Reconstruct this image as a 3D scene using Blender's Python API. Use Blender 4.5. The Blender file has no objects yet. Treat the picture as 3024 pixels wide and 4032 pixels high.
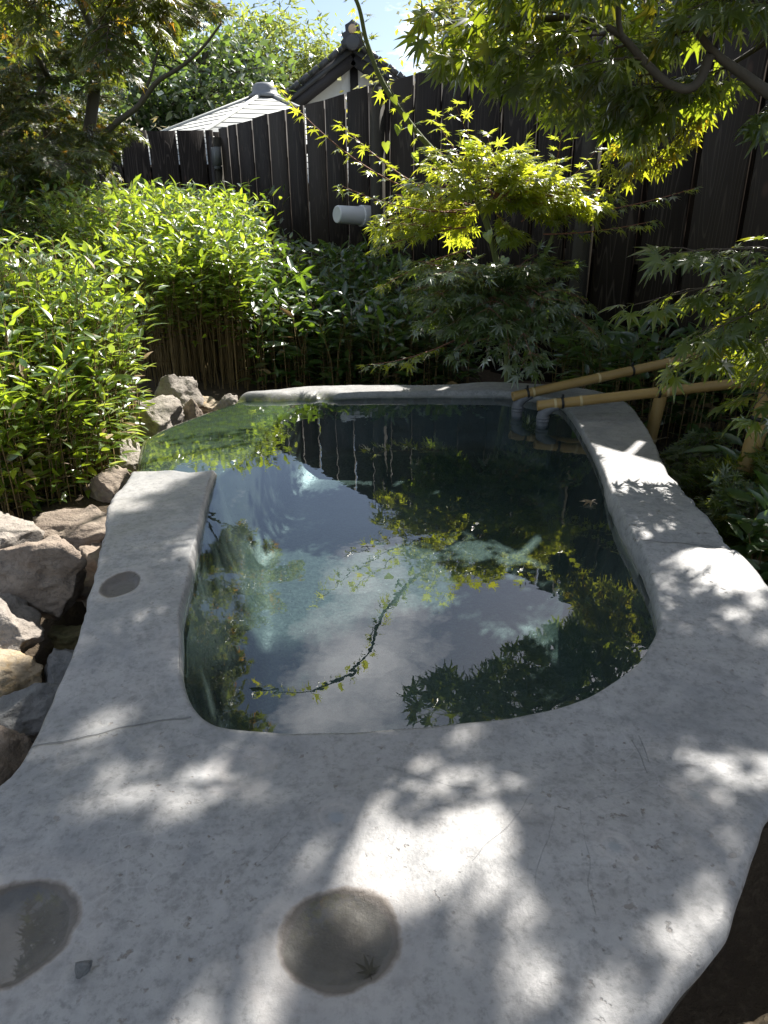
import bpy, math, random
import numpy as np
from mathutils import Vector, Matrix, Quaternion, noise as mn

SC = bpy.context.scene
COL = SC.collection
R = math.radians

# ------------------------------------------------------------------ camera
cam_d = bpy.data.cameras.new('camera'); cam = bpy.data.objects.new('camera', cam_d); COL.objects.link(cam)
cam_d.sensor_fit = 'VERTICAL'; cam_d.sensor_height = 36.0; cam_d.lens = 36.0 * 2703 / 4032
cam_d.clip_start = 0.02; cam_d.clip_end = 6000
cam.location = (0, 0, 0.6)
cam.rotation_euler = (Matrix.Rotation(R(90 - 22.834), 3, 'X') @ Matrix.Rotation(R(-0.48), 3, 'Z')).to_euler()
SC.camera = cam

# ------------------------------------------------------------------ sun, sky, exposure
SUN = Vector((0.55, 0.835, 0.0)).normalized() * math.cos(R(46)) + Vector((0, 0, math.sin(R(46))))
sd = bpy.data.lights.new('sun', 'SUN'); sd.energy = 5.0; sd.angle = R(0.53); sd.color = (1.0, 0.955, 0.89)
so = bpy.data.objects.new('sun', sd); COL.objects.link(so); so.location = (4, 6, 8)
so.rotation_euler = SUN.to_track_quat('Z', 'Y').to_euler()

W = bpy.data.worlds.new('World'); SC.world = W; W.use_nodes = True
def world_setup():
    nt = W.node_tree; N = nt.nodes; L = nt.links; N.clear()
    out = N.new('ShaderNodeOutputWorld'); bg = N.new('ShaderNodeBackground'); bg.inputs[1].default_value = 0.06
    sky = N.new('ShaderNodeTexSky'); sky.sky_type = 'NISHITA'; sky.sun_disc = False
    sky.sun_elevation = R(46); sky.sun_rotation = math.atan2(0.55, 0.835)
    sky.air_density = 1.0; sky.dust_density = 1.1; sky.ozone_density = 1.2
    tc = N.new('ShaderNodeTexCoord'); sep = N.new('ShaderNodeSeparateXYZ'); L.new(tc.outputs['Generated'], sep.inputs[0])
    add = N.new('ShaderNodeMath'); add.operation = 'ADD'; add.inputs[1].default_value = 0.12; L.new(sep.outputs[2], add.inputs[0])
    dv = N.new('ShaderNodeVectorMath'); dv.operation = 'DIVIDE'; L.new(tc.outputs['Generated'], dv.inputs[0])
    cmb = N.new('ShaderNodeCombineXYZ')
    for i in range(3): L.new(add.outputs[0], cmb.inputs[i])
    L.new(cmb.outputs[0], dv.inputs[1])
    nz = N.new('ShaderNodeTexNoise'); nz.inputs['Scale'].default_value = 1.9; nz.inputs['Detail'].default_value = 7
    nz.inputs['Roughness'].default_value = 0.58; L.new(dv.outputs[0], nz.inputs['Vector'])
    mp = N.new('ShaderNodeMapping'); mp.inputs['Location'].default_value = CLOUD_OFFSET; L.new(dv.outputs[0], mp.inputs[0]); L.new(mp.outputs[0], nz.inputs['Vector'])
    rp = N.new('ShaderNodeValToRGB'); rp.color_ramp.elements[0].position = 0.52; rp.color_ramp.elements[1].position = 0.70
    L.new(nz.outputs[0], rp.inputs[0])
    mx = N.new('ShaderNodeMix'); mx.data_type = 'RGBA'; L.new(rp.outputs[0], mx.inputs[0]); L.new(sky.outputs[0], mx.inputs[6])
    mx.inputs[7].default_value = (21, 21, 21.5, 1)
    L.new(mx.outputs[2], bg.inputs[0]); L.new(bg.outputs[0], out.inputs[0])
CLOUD_OFFSET = (0.98, -1.9, 0.0)
world_setup()
SC.view_settings.view_transform = 'Standard'; SC.view_settings.look = 'None'; SC.view_settings.gamma = 1.0
SC.view_settings.use_curve_mapping = False; SC.view_settings.exposure = 1.45
SC.render.engine = 'CYCLES'
SC.cycles.max_bounces = 10; SC.cycles.transparent_max_bounces = 24; SC.cycles.diffuse_bounces = 4; SC.cycles.transmission_bounces = 6
SC.cycles.use_denoising = True; SC.cycles.sample_clamp_indirect = 6.0; SC.cycles.caustics_reflective = False

# ------------------------------------------------------------------ mesh helpers
def mk_mesh(name, V, F, smooth=False, mats=()):
    """V (n,3); F list of int arrays (m,k)"""
    V = np.asarray(V, dtype=np.float32)
    if isinstance(F, np.ndarray): F = [F]
    F = [np.asarray(f, dtype=np.int32) for f in F if len(f)]
    me = bpy.data.meshes.new(name)
    nl = sum(f.size for f in F); npoly = sum(len(f) for f in F)
    me.vertices.add(len(V)); me.vertices.foreach_set('co', V.ravel())
    me.loops.add(nl); me.loops.foreach_set('vertex_index', np.concatenate([f.ravel() for f in F]))
    me.polygons.add(npoly)
    tot = np.concatenate([np.full(len(f), f.shape[1], np.int32) for f in F])
    st = np.concatenate([[0], np.cumsum(tot)[:-1]]).astype(np.int32)
    me.polygons.foreach_set('loop_start', st); me.polygons.foreach_set('loop_total', tot)
    if smooth: me.polygons.foreach_set('use_smooth', np.ones(npoly, bool))
    me.update(calc_edges=True); me.validate()
    for m in mats: me.materials.append(m)
    return me

class MB:
    def __init__(s): s.V = []; s.F = {}; s.n = 0
    def add(s, V, F):
        V = np.asarray(V, float).reshape(-1, 3)
        if isinstance(F, np.ndarray): F = [F]
        for f in F:
            f = np.asarray(f, dtype=np.int64)
            if f.ndim == 1: f = f.reshape(1, -1)
            s.F.setdefault(f.shape[1], []).append(f + s.n)
        s.V.append(V); s.n += len(V); return s
    def mesh(s, name, smooth=False, mat=None):
        return mk_mesh(name, np.concatenate(s.V), [np.concatenate(f) for f in s.F.values()], smooth, [mat] if mat else [])

BOXF = np.array([[0, 3, 2, 1], [4, 5, 6, 7], [0, 1, 5, 4], [1, 2, 6, 5], [2, 3, 7, 6], [3, 0, 4, 7]])
def box(lo, hi):
    (x0, y0, z0), (x1, y1, z1) = lo, hi
    return np.array([[x0, y0, z0], [x1, y0, z0], [x1, y1, z0], [x0, y1, z0], [x0, y0, z1], [x1, y0, z1], [x1, y1, z1], [x0, y1, z1]], float), BOXF
def obox(c, ax, ay, az):
    """box about centre c with half-axis vectors"""
    c = np.array(c, float); ax, ay, az = (np.array(a, float) for a in (ax, ay, az))
    V = [c + sx * ax + sy * ay + sz * az for sz in (-1, 1) for sx, sy in ((-1, -1), (1, -1), (1, 1), (-1, 1))]
    return np.array(V), BOXF

def tube(pts, rad, sides=5, caps=True):
    P = np.array(pts, float); n = len(P); rad = np.broadcast_to(np.array(rad, float), (n,))
    T = np.gradient(P, axis=0); T /= np.linalg.norm(T, axis=1, keepdims=True) + 1e-9
    ref = np.array([0.13, 0.29, 0.95]); 
    if abs(T[0] @ ref) > 0.95: ref = np.array([1.0, 0.1, 0.0])
    A = np.cross(T, ref); A /= np.linalg.norm(A, axis=1, keepdims=True) + 1e-9
    B = np.cross(T, A)
    a = np.linspace(0, 2 * math.pi, sides, endpoint=False)
    V = (P[:, None, :] + rad[:, None, None] * (np.cos(a)[None, :, None] * A[:, None, :] + np.sin(a)[None, :, None] * B[:, None, :])).reshape(-1, 3)
    i = np.arange(n - 1)[:, None] * sides; j = np.arange(sides)[None, :]; k = (j + 1) % sides
    F = np.stack([i + j, i + k, i + sides + k, i + sides + j], -1).reshape(-1, 4)
    Fs = [F]
    if caps:
        Fs.append(np.arange(sides)[::-1].reshape(1, -1)); Fs.append((np.arange(sides) + (n - 1) * sides).reshape(1, -1))
    return V, Fs
def lathe(prof, sides=24):
    """prof: (r,z) list about z axis"""
    a = np.linspace(0, 2 * math.pi, sides, endpoint=False)
    V = np.array([[r * math.cos(t), r * math.sin(t), z] for r, z in prof for t in a])
    n = len(prof); i = np.arange(n - 1)[:, None] * sides; j = np.arange(sides)[None, :]; k = (j + 1) % sides
    F = [np.stack([i + j, i + k, i + sides + k, i + sides + j], -1).reshape(-1, 4)]
    F.append(np.arange(sides)[::-1].reshape(1, -1)); F.append((np.arange(sides) + (n - 1) * sides).reshape(1, -1))
    return V, F
def smooth_path(pts, n=12):
    """Catmull-Rom resample"""
    P = np.array(pts, float); P = np.vstack([2 * P[0] - P[1], P, 2 * P[-1] - P[-2]]); out = []
    for i in range(1, len(P) - 2):
        for t in np.linspace(0, 1, n, endpoint=False):
            a, b, c, d = P[i - 1:i + 3]
            out.append(0.5 * (2 * b + (c - a) * t + (2 * a - 5 * b + 4 * c - d) * t * t + (3 * b - a - 3 * c + d) * t ** 3))
    out.append(P[-2]); return np.array(out)

def obj(name, me, parent=None, **props):
    o = bpy.data.objects.new(name, me); COL.objects.link(o)
    if parent is not None:
        o.parent = parent; o.location = -Vector(parent.location)
    for k, v in props.items(): o[k] = v
    return o
def thing(name, label, cat, loc=(0, 0, 0), group=None):
    o = bpy.data.objects.new(name, None); COL.objects.link(o); o.location = loc; o.empty_display_size = 0.1
    o['label'] = label; o['category'] = cat
    if group: o['group'] = group
    return o
def tag(o, label, cat, group=None):
    o['label'] = label; o['category'] = cat
    if group: o['group'] = group
    return o

# ------------------------------------------------------------------ material helpers
class NT:
    def __init__(s, name):
        s.m = bpy.data.materials.new(name); s.m.use_nodes = True; s.t = s.m.node_tree; s.t.nodes.clear(); s.L = s.t.links
        s.out = s.n('ShaderNodeOutputMaterial'); s.tc = s.n('ShaderNodeTexCoord')
    def n(s, t, **kw):
        x = s.t.nodes.new(t)
        for k, v in kw.items(): setattr(x, k, v)
        return x
    def set(s, sock, v):
        if hasattr(v, 'is_output') or isinstance(v, bpy.types.NodeSocket): s.L.new(v, sock)
        else: sock.default_value = v
    def math(s, op, a, b=0.0, clamp=False):
        x = s.n('ShaderNodeMath', operation=op, use_clamp=clamp); s.set(x.inputs[0], a); s.set(x.inputs[1], b); return x.outputs[0]
    def mix(s, f, a, b, blend='MIX'):
        x = s.n('ShaderNodeMix', data_type='RGBA', blend_type=blend); s.set(x.inputs[0], f)
        s.set(x.inputs[6], a if not isinstance(a, tuple) else (*a, 1) if len(a) == 3 else a)
        s.set(x.inputs[7], b if not isinstance(b, tuple) else (*b, 1) if len(b) == 3 else b); return x.outputs[2]
    def noise(s, vec, scale, detail=4, rough=0.55, dist=0.0):
        x = s.n('ShaderNodeTexNoise'); s.set(x.inputs['Vector'], vec); x.inputs['Scale'].default_value = scale
        x.inputs['Detail'].default_value = detail; x.inputs['Roughness'].default_value = rough; x.inputs['Distortion'].default_value = dist
        return x.outputs[0]
    def voro(s, vec, scale, feature='F1', out=0):
        x = s.n('ShaderNodeTexVoronoi', feature=feature); s.set(x.inputs['Vector'], vec); x.inputs['Scale'].default_value = scale
        return x.outputs[out]
    def ramp(s, f, stops):
        x = s.n('ShaderNodeValToRGB'); s.set(x.inputs[0], f); e = x.color_ramp.elements
        while len(e) < len(stops): e.new(0.5)
        for k, (p, c) in enumerate(stops):
            e[k].position = p; e[k].color = (c, c, c, 1) if isinstance(c, (int, float)) else (*c, 1)
        return x.outputs[0]
    def map(s, vec, loc=(0, 0, 0), rot=(0, 0, 0), scale=(1, 1, 1)):
        x = s.n('ShaderNodeMapping'); s.set(x.inputs[0], vec)
        x.inputs[1].default_value = loc; x.inputs[2].default_value = rot; x.inputs[3].default_value = scale; return x.outputs[0]
    def bump(s, h, strength=0.3, dist=0.01, normal=None):
        x = s.n('ShaderNodeBump'); s.set(x.inputs['Height'], h); x.inputs['Strength'].default_value = strength; x.inputs['Distance'].default_value = dist
        if normal is not None: s.L.new(normal, x.inputs['Normal'])
        return x.outputs[0]
    def bsdf(s, col, rough=0.6, normal=None, spec=0.5, metal=0.0):
        b = s.n('ShaderNodeBsdfPrincipled'); s.set(b.inputs['Base Color'], col if not isinstance(col, tuple) else (*col, 1))
        s.set(b.inputs['Roughness'], rough); b.inputs['Specular IOR Level'].default_value = spec; b.inputs['Metallic'].default_value = metal
        if normal is not None: s.L.new(normal, b.inputs['Normal'])
        return b.outputs[0]
    def done(s, sh): s.L.new(sh, s.out.inputs[0]); return s.m
    @property
    def obj(s): return s.tc.outputs['Object']

def leaf_mat(name, cols, trans=(0.35, 0.55, 0.03), tmix=0.45, rough=0.38, spec=0.10, hue=None):
    """cols: three diffuse colours dark->light; trans: transmitted-light colour"""
    t = NT(name)
    oi = t.n('ShaderNodeObjectInfo').outputs['Random']; ge = t.n('ShaderNodeNewGeometry').outputs['Random Per Island']
    r = t.math('FRACT', t.math('ADD', t.math('MULTIPLY', oi, 7.31), ge))
    c = t.ramp(r, [(0.0, cols[0]), (0.5, cols[1]), (1.0, cols[2])])
    tr = t.ramp(t.math('FRACT', t.math('MULTIPLY', r, 5.7)), [(0.0, tuple(v * 0.7 for v in trans)), (0.80, trans), (1.0, hue or trans)])
    fine = t.noise(t.obj, 40, 2); c = t.mix(t.math('MULTIPLY', fine, 0.35), c, tuple(v * 0.55 for v in cols[0]))
    d = t.n('ShaderNodeBsdfDiffuse'); t.set(d.inputs[0], c)
    tl = t.n('ShaderNodeBsdfTranslucent'); t.set(tl.inputs[0], tr)
    g = t.n('ShaderNodeBsdfGlossy'); g.inputs['Roughness'].default_value = rough; g.inputs[0].default_value = (1, 1, 1, 1)
    m1 = t.n('ShaderNodeMixShader'); m1.inputs[0].default_value = tmix; t.L.new(d.outputs[0], m1.inputs[1]); t.L.new(tl.outputs[0], m1.inputs[2])
    fr = t.n('ShaderNodeLayerWeight'); fr.inputs[0].default_value = 0.25
    m2 = t.n('ShaderNodeMixShader'); t.set(m2.inputs[0], t.math('ADD', t.math('MULTIPLY', fr.outputs['Fresnel'], 0.5), spec * 0.3, True))
    t.L.new(m1.outputs[0], m2.inputs[1]); t.L.new(g.outputs[0], m2.inputs[2])
    return t.done(m2.outputs[0])

def bark_mat(name, a, b, scale=30):
    t = NT(name); v = t.map(t.obj, scale=(1, 1, 0.25)); n = t.noise(v, scale, 5, 0.65)
    return t.done(t.bsdf(t.mix(n, a, b), 0.8, t.bump(n, 0.6, 0.01)))

M = {}
M['maple'] = leaf_mat('maple_leaf', [(0.030, 0.060, 0.012), (0.045, 0.085, 0.016), (0.070, 0.105, 0.018)], (0.50, 0.62, 0.03), 0.50, 0.36, 0.14, (0.68, 0.55, 0.03))
M['maple_old'] = leaf_mat('turning_maple_leaf', [(0.026, 0.050, 0.013), (0.038, 0.062, 0.014), (0.060, 0.070, 0.016)], (0.40, 0.48, 0.03), 0.45, 0.40, 0.08, (0.90, 0.42, 0.03))
M['maple_shade'] = leaf_mat('deep_green_maple_leaf', [(0.036, 0.066, 0.022), (0.046, 0.082, 0.026), (0.058, 0.098, 0.030)], (0.42, 0.58, 0.04), 0.40, 0.30, 0.22)
M['maple_turn'] = leaf_mat('yellowing_maple_leaf', [(0.050, 0.080, 0.016), (0.075, 0.095, 0.018), (0.110, 0.085, 0.018)], (0.62, 0.66, 0.03), 0.55, 0.36, 0.10, (0.95, 0.55, 0.04))
M['maple_young'] = leaf_mat('young_maple_leaf', [(0.050, 0.100, 0.016), (0.070, 0.130, 0.018), (0.090, 0.150, 0.022)], (0.82, 0.90, 0.045), 0.62, 0.32, 0.14, (0.92, 0.88, 0.05))
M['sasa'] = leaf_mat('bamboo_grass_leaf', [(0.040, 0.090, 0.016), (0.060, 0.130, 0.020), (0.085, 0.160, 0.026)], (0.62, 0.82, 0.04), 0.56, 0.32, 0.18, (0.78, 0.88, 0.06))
M['sasa_dark'] = leaf_mat('shade_bamboo_grass_leaf', [(0.028, 0.066, 0.018), (0.040, 0.088, 0.022), (0.052, 0.104, 0.026)], (0.30, 0.48, 0.03), 0.40, 0.32, 0.16)  # same leaf, colours darkened for clumps standing in shade
M['dry'] = leaf_mat('dry_leaf', [(0.22, 0.15, 0.08), (0.30, 0.21, 0.11), (0.36, 0.26, 0.14)], (0.40, 0.26, 0.10), 0.3, 0.5, 0.05)
M['evergreen'] = leaf_mat('evergreen_leaf', [(0.030, 0.060, 0.018), (0.042, 0.080, 0.020), (0.060, 0.100, 0.024)], (0.26, 0.40, 0.05), 0.40, 0.3, 0.2)
M['bamboo_leaf'] = leaf_mat('bamboo_leaf', [(0.070, 0.110, 0.022), (0.090, 0.135, 0.026), (0.120, 0.150, 0.030)], (0.55, 0.64, 0.08), 0.5, 0.32, 0.14)
M['yellow_leaf'] = leaf_mat('yellowing_leaf', [(0.080, 0.110, 0.018), (0.120, 0.130, 0.022), (0.160, 0.140, 0.026)], (0.66, 0.66, 0.07), 0.5, 0.36, 0.10, (0.75, 0.62, 0.06))
M['vine'] = leaf_mat('vine_leaf', [(0.080, 0.150, 0.024), (0.095, 0.165, 0.026), (0.110, 0.180, 0.030)], (0.60, 0.74, 0.05), 0.5, 0.25, 0.16)
M['grass_dry'] = leaf_mat('dry_reed', [(0.20, 0.15, 0.07), (0.26, 0.20, 0.09), (0.30, 0.25, 0.10)], (0.5, 0.42, 0.14), 0.4, 0.5, 0.05)
M['bark'] = bark_mat('maple_bark', (0.055, 0.046, 0.036), (0.130, 0.112, 0.085))
M['twig'] = bark_mat('twig_bark', (0.060, 0.042, 0.030), (0.100, 0.075, 0.050), 80)
M['red_twig'] = bark_mat('red_twig', (0.180, 0.060, 0.045), (0.240, 0.120, 0.070), 80)
M['green_stem'] = bark_mat('green_stem', (0.090, 0.110, 0.030), (0.140, 0.160, 0.050), 60)
M['culm'] = bark_mat('bamboo_grass_culm', (0.130, 0.090, 0.035), (0.260, 0.180, 0.070), 60)

def stone_material():
    t = NT('carved_stone'); P = t.obj
    lo = t.noise(P, 2.6, 5, 0.6); mid = t.noise(P, 14, 6, 0.62); fi = t.noise(P, 120, 4, 0.7)
    c = t.mix(t.ramp(lo, [(0.35, 0.0), (0.65, 1.0)]), (0.222, 0.227, 0.234), (0.288, 0.280, 0.268))
    c = t.mix(t.ramp(mid, [(0.38, 0.0), (0.62, 1.0)]), c, (0.305, 0.302, 0.295), 'MIX')
    c = t.mix(t.math('MULTIPLY', t.ramp(fi, [(0.32, 1.0), (0.50, 0.0)]), 0.60), c, (0.120, 0.120, 0.118))
    gr = t.noise(P, 48, 5, 0.68); c = t.mix(t.math('MULTIPLY', t.ramp(gr, [(0.34, 1.0), (0.50, 0.0)]), 0.60), c, (0.150, 0.150, 0.150))
    c = t.mix(t.math('MULTIPLY', t.ramp(gr, [(0.54, 0.0), (0.70, 1.0)]), 0.55), c, (0.345, 0.340, 0.330))
    # pale crazing veins
    wv = t.n('ShaderNodeVectorMath', operation='ADD'); t.set(wv.inputs[0], P)
    nv = t.n('ShaderNodeTexNoise'); nv.inputs['Scale'].default_value = 9; t.set(nv.inputs['Vector'], P)
    sc = t.n('ShaderNodeVectorMath', operation='SCALE'); t.L.new(nv.outputs['Color'], sc.inputs[0]); sc.inputs['Scale'].default_value = 0.045
    t.L.new(sc.outputs[0], wv.inputs[1]); PW = wv.outputs[0]
    ve = t.voro(PW, 30, 'DISTANCE_TO_EDGE'); vein = t.ramp(ve, [(0.0, 1.0), (0.035, 0.0)])
    vm = t.math('MULTIPLY', vein, t.ramp(t.noise(P, 5, 3), [(0.46, 0.0), (0.64, 0.40)]))
    c = t.mix(vm, c, (0.36, 0.355, 0.35))
    c = t.mix(t.math('MULTIPLY', t.ramp(t.noise(P, 1.7, 3, 0.5, 0.8), [(0.46, 0.0), (0.66, 1.0)]), 0.28), c, (0.250, 0.226, 0.202))
    c = t.mix(t.math('MULTIPLY', t.ramp(t.noise(P, 4.2, 5, 0.65, 1.5), [(0.52, 0.0), (0.66, 1.0)]), 0.50), c, (0.160, 0.168, 0.178))
    # rust-brown worn pits
    pits = t.math('MULTIPLY', t.ramp(t.noise(P, 75, 3, 0.6), [(0.30, 1.0), (0.37, 0.0)]), t.ramp(t.noise(P, 6, 3), [(0.46, 0.0), (0.60, 1.0)]))
    c = t.mix(t.math('MULTIPLY', pits, 0.75), c, (0.13, 0.105, 0.085))
    h = t.math('ADD', t.math('ADD', t.math('MULTIPLY', mid, 0.5), t.math('MULTIPLY', gr, 0.22)), t.math('MULTIPLY', fi, 0.22))
    h = t.math('SUBTRACT', h, t.math('MULTIPLY', pits, 0.35))
    # long dark hairline cracks: (x, y, angle, length, width)
    sx = t.n('ShaderNodeSeparateXYZ')
    cr_all = None
    for (x, y, ang, ln, wd, amp) in CRACKS:
        v = t.map(PW, (0, 0, 0)); 
        sub = t.n('ShaderNodeVectorMath', operation='SUBTRACT'); t.L.new(v, sub.inputs[0]); sub.inputs[1].default_value = (x + 0.0225, y + 0.0225, 0)
        rot = t.n('ShaderNodeVectorRotate', rotation_type='Z_AXIS'); t.L.new(sub.outputs[0], rot.inputs[0]); rot.inputs['Angle'].default_value = -ang
        sp = t.n('ShaderNodeSeparateXYZ'); t.L.new(rot.outputs[0], sp.inputs[0])
        d = t.math('ABSOLUTE', sp.outputs[1]); mk = t.ramp(t.math('DIVIDE', d, wd), [(0.35, 1.0), (1.0, 0.0)])
        ends = t.math('LESS_THAN', t.math('ABSOLUTE', sp.outputs[0]), ln * 0.5)
        mk = t.math('MULTIPLY', t.math('MULTIPLY', mk, ends), amp); cr_all = mk if cr_all is None else t.math('MAXIMUM', cr_all, mk)
    c = t.mix(t.math('MULTIPLY', cr_all, 0.6), c, (0.08, 0.078, 0.074))
    h = t.math('SUBTRACT', h, t.math('MULTIPLY', cr_all, 0.8))
    # round mineral stains: pale core with brownish rings
    for (x, y, r, core) in STAINS:
        dd = t.n('ShaderNodeVectorMath', operation='DISTANCE'); t.L.new(PW, dd.inputs[0]); dd.inputs[1].default_value = (x + 0.0225, y + 0.0225, 0.0525)
        f = t.math('DIVIDE', dd.outputs['Value'], r)
        c = t.mix(t.math('MULTIPLY', t.ramp(f, [(0.0, 0.0), (0.45, 0.1), (0.62, 0.9), (0.75, 0.35), (0.88, 0.55), (1.0, 0.0)]), 0.45), c, (0.40, 0.37, 0.345))
        c = t.mix(t.ramp(f, [(0.0, 0.7), (0.24, 0.5), (0.36, 0.0)]), c, core)
    # vertex masks: wet, plus painted shade on the outer side (r), algae (g), deep basin (b)
    at = t.n('ShaderNodeAttribute', attribute_name='mask'); sp = t.n('ShaderNodeSeparateColor'); t.L.new(at.outputs['Color'], sp.inputs[0])
    wet, alg, deep = sp.outputs[0], sp.outputs[1], sp.outputs[2]
    ho = None; hn = t.math('MULTIPLY', t.math('SUBTRACT', t.noise(P, 28, 4, 0.6), 0.5), 0.30)   # damp, silted hollows with a worn lip
    for (x, y, rx, ry) in ((-0.041, 0.408, 0.056, 0.052), (-0.335, 0.418, 0.062, 0.056), (-0.459, 1.050, 0.033, 0.048)):
        sb = t.n('ShaderNodeVectorMath', operation='SUBTRACT'); t.set(sb.inputs[0], P); sb.inputs[1].default_value = (x, y, 0)
        ml = t.n('ShaderNodeVectorMath', operation='MULTIPLY'); t.L.new(sb.outputs[0], ml.inputs[0]); ml.inputs[1].default_value = (1 / rx, 1 / ry, 0)
        le = t.n('ShaderNodeVectorMath', operation='LENGTH'); t.L.new(ml.outputs[0], le.inputs[0])
        f = t.math('ADD', le.outputs['Value'], hn); k = t.ramp(f, [(0.90, 1.0), (0.97, 0.0)]); ho = k if ho is None else t.math('MAXIMUM', ho, k)
        lip = t.math('MULTIPLY', t.ramp(f, [(0.80, 0.0), (0.90, 1.0), (0.96, 1.0), (1.0, 0.0)]), 0.5); c = t.mix(lip, c, (0.20, 0.155, 0.115))
    c = t.mix(t.math('MULTIPLY', ho, 0.80), c, t.mix(t.noise(P, 34, 5, 0.65), (0.034, 0.033, 0.032), (0.110, 0.086, 0.064)))
    an = t.noise(P, 26, 6, 0.7, 1.2)
    alg_m = t.math('MULTIPLY', alg, t.ramp(an, [(0.46, 0.0), (0.60, 0.9)]))
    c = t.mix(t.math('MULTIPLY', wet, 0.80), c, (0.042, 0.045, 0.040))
    c = t.mix(t.math('MULTIPLY', alg, 0.7), c, (0.105, 0.115, 0.072))
    c = t.mix(alg_m, c, t.mix(t.noise(P, 60, 3), (0.085, 0.105, 0.026), (0.23, 0.245, 0.065)))
    dn = t.noise(P, 130, 3, 0.80)
    floor = t.mix(t.ramp(dn, [(0.35, 0.0), (0.68, 1.0)]), (0.026, 0.034, 0.034), (0.128, 0.150, 0.142))
    floor = t.mix(t.math('MULTIPLY', t.noise(P, 5, 4), 0.5), floor, (0.045, 0.060, 0.040))
    c = t.mix(deep, c, floor)
    rough = t.math('SUBTRACT', t.math('ADD', 0.40, t.math('MULTIPLY', mid, 0.2)), t.math('MULTIPLY', wet, 0.42))
    return t.done(t.bsdf(c, rough, t.bump(h, 0.55, 0.006), 0.35))
CRACKS = [(-0.345, 0.688, 0.30, 0.20, 0.0022, 1.0), (0.565, 1.165, -0.35, 0.16, 0.002, 0.9), (0.04, 0.60, -0.45, 0.13, 0.0005, 0.3), (-0.20, 0.665, -0.5, 0.13, 0.0005, 0.3),
          (0.16, 0.51, 1.15, 0.10, 0.0005, 0.3), (0.20, 0.49, 1.45, 0.13, 0.0005, 0.3), (-0.10, 0.53, 0.9, 0.12, 0.0005, 0.3), (0.12, 0.53, 0.85, 0.11, 0.0005, 0.3),
          (0.27, 0.585, 0.4, 0.10, 0.0005, 0.3), (0.30, 0.64, 1.5, 0.06, 0.0009, 0.6), (0.31, 0.655, 1.42, 0.05, 0.0009, 0.6), (0.69, 2.02, 0.15, 0.20, 0.0012, 0.4)]
STAINS = [(-0.422, 1.296, 0.055, (0.30, 0.31, 0.31)), (-0.168, 0.621, 0.050, (0.17, 0.21, 0.27)), (0.336, 0.573, 0.030, (0.16, 0.19, 0.20)), (0.231, 0.496, 0.026, (0.17, 0.20, 0.21)),
          (-0.05, 0.535, 0.034, (0.20, 0.23, 0.26)), (-0.46, 1.05, 0.065, (0.20, 0.20, 0.19)), (-0.30, 0.88, 0.05, (0.27, 0.27, 0.27)), (-0.041, 0.408, 0.085, (0.2, 0.18, 0.16)), (-0.335, 0.418, 0.09, (0.2, 0.18, 0.16))]
M['stone'] = stone_material()

def rock_mat(name, a, b, c3, scale=6):
    t = NT(name); P = t.obj; lo = t.noise(P, scale, 6, 0.65, 0.6); fi = t.noise(P, 90, 4, 0.7); st = t.noise(t.map(P, scale=(1, 1, 4)), 14, 5, 0.6, 0.5)
    c = t.mix(t.ramp(lo, [(0.35, 0.0), (0.65, 1.0)]), a, b); c = t.mix(t.ramp(st, [(0.50, 0.0), (0.70, 0.8)]), c, c3)
    c = t.mix(t.math('MULTIPLY', t.ramp(fi, [(0.32, 1.0), (0.5, 0.0)]), 0.5), c, tuple(v * 0.45 for v in a))
    h = t.math('ADD', t.math('MULTIPLY', st, 0.6), t.math('MULTIPLY', fi, 0.5))
    return t.done(t.bsdf(c, 0.78, t.bump(h, 0.9, 0.014), 0.25))
M['rock_brown'] = rock_mat('brown_rock', (0.21, 0.165, 0.130), (0.30, 0.25, 0.20), (0.15, 0.12, 0.095))
M['rock_pale'] = rock_mat('pale_rock', (0.245, 0.215, 0.185), (0.36, 0.325, 0.285), (0.18, 0.155, 0.135))
M['rock_ochre'] = rock_mat('ochre_rock', (0.30, 0.24, 0.16), (0.38, 0.32, 0.24), (0.40, 0.26, 0.10))
M['rock_blue'] = rock_mat('slate_rock', (0.125, 0.130, 0.132), (0.19, 0.19, 0.185), (0.10, 0.10, 0.098))
M['rock_moss'] = rock_mat('wet_mossy_rock', (0.07, 0.07, 0.03), (0.14, 0.12, 0.06), (0.05, 0.045, 0.03), 12)

def soil_mat():
    t = NT('soil'); P = t.obj; a = t.noise(P, 3, 6, 0.6); b = t.noise(P, 45, 5, 0.7)
    c = t.mix(a, (0.045, 0.034, 0.024), (0.085, 0.064, 0.042)); c = t.mix(t.ramp(b, [(0.5, 0.0), (0.75, 0.6)]), c, (0.14, 0.11, 0.075))
    return t.done(t.bsdf(c, 0.95, t.bump(b, 0.9, 0.02), 0.2))
M['soil'] = soil_mat()

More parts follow.
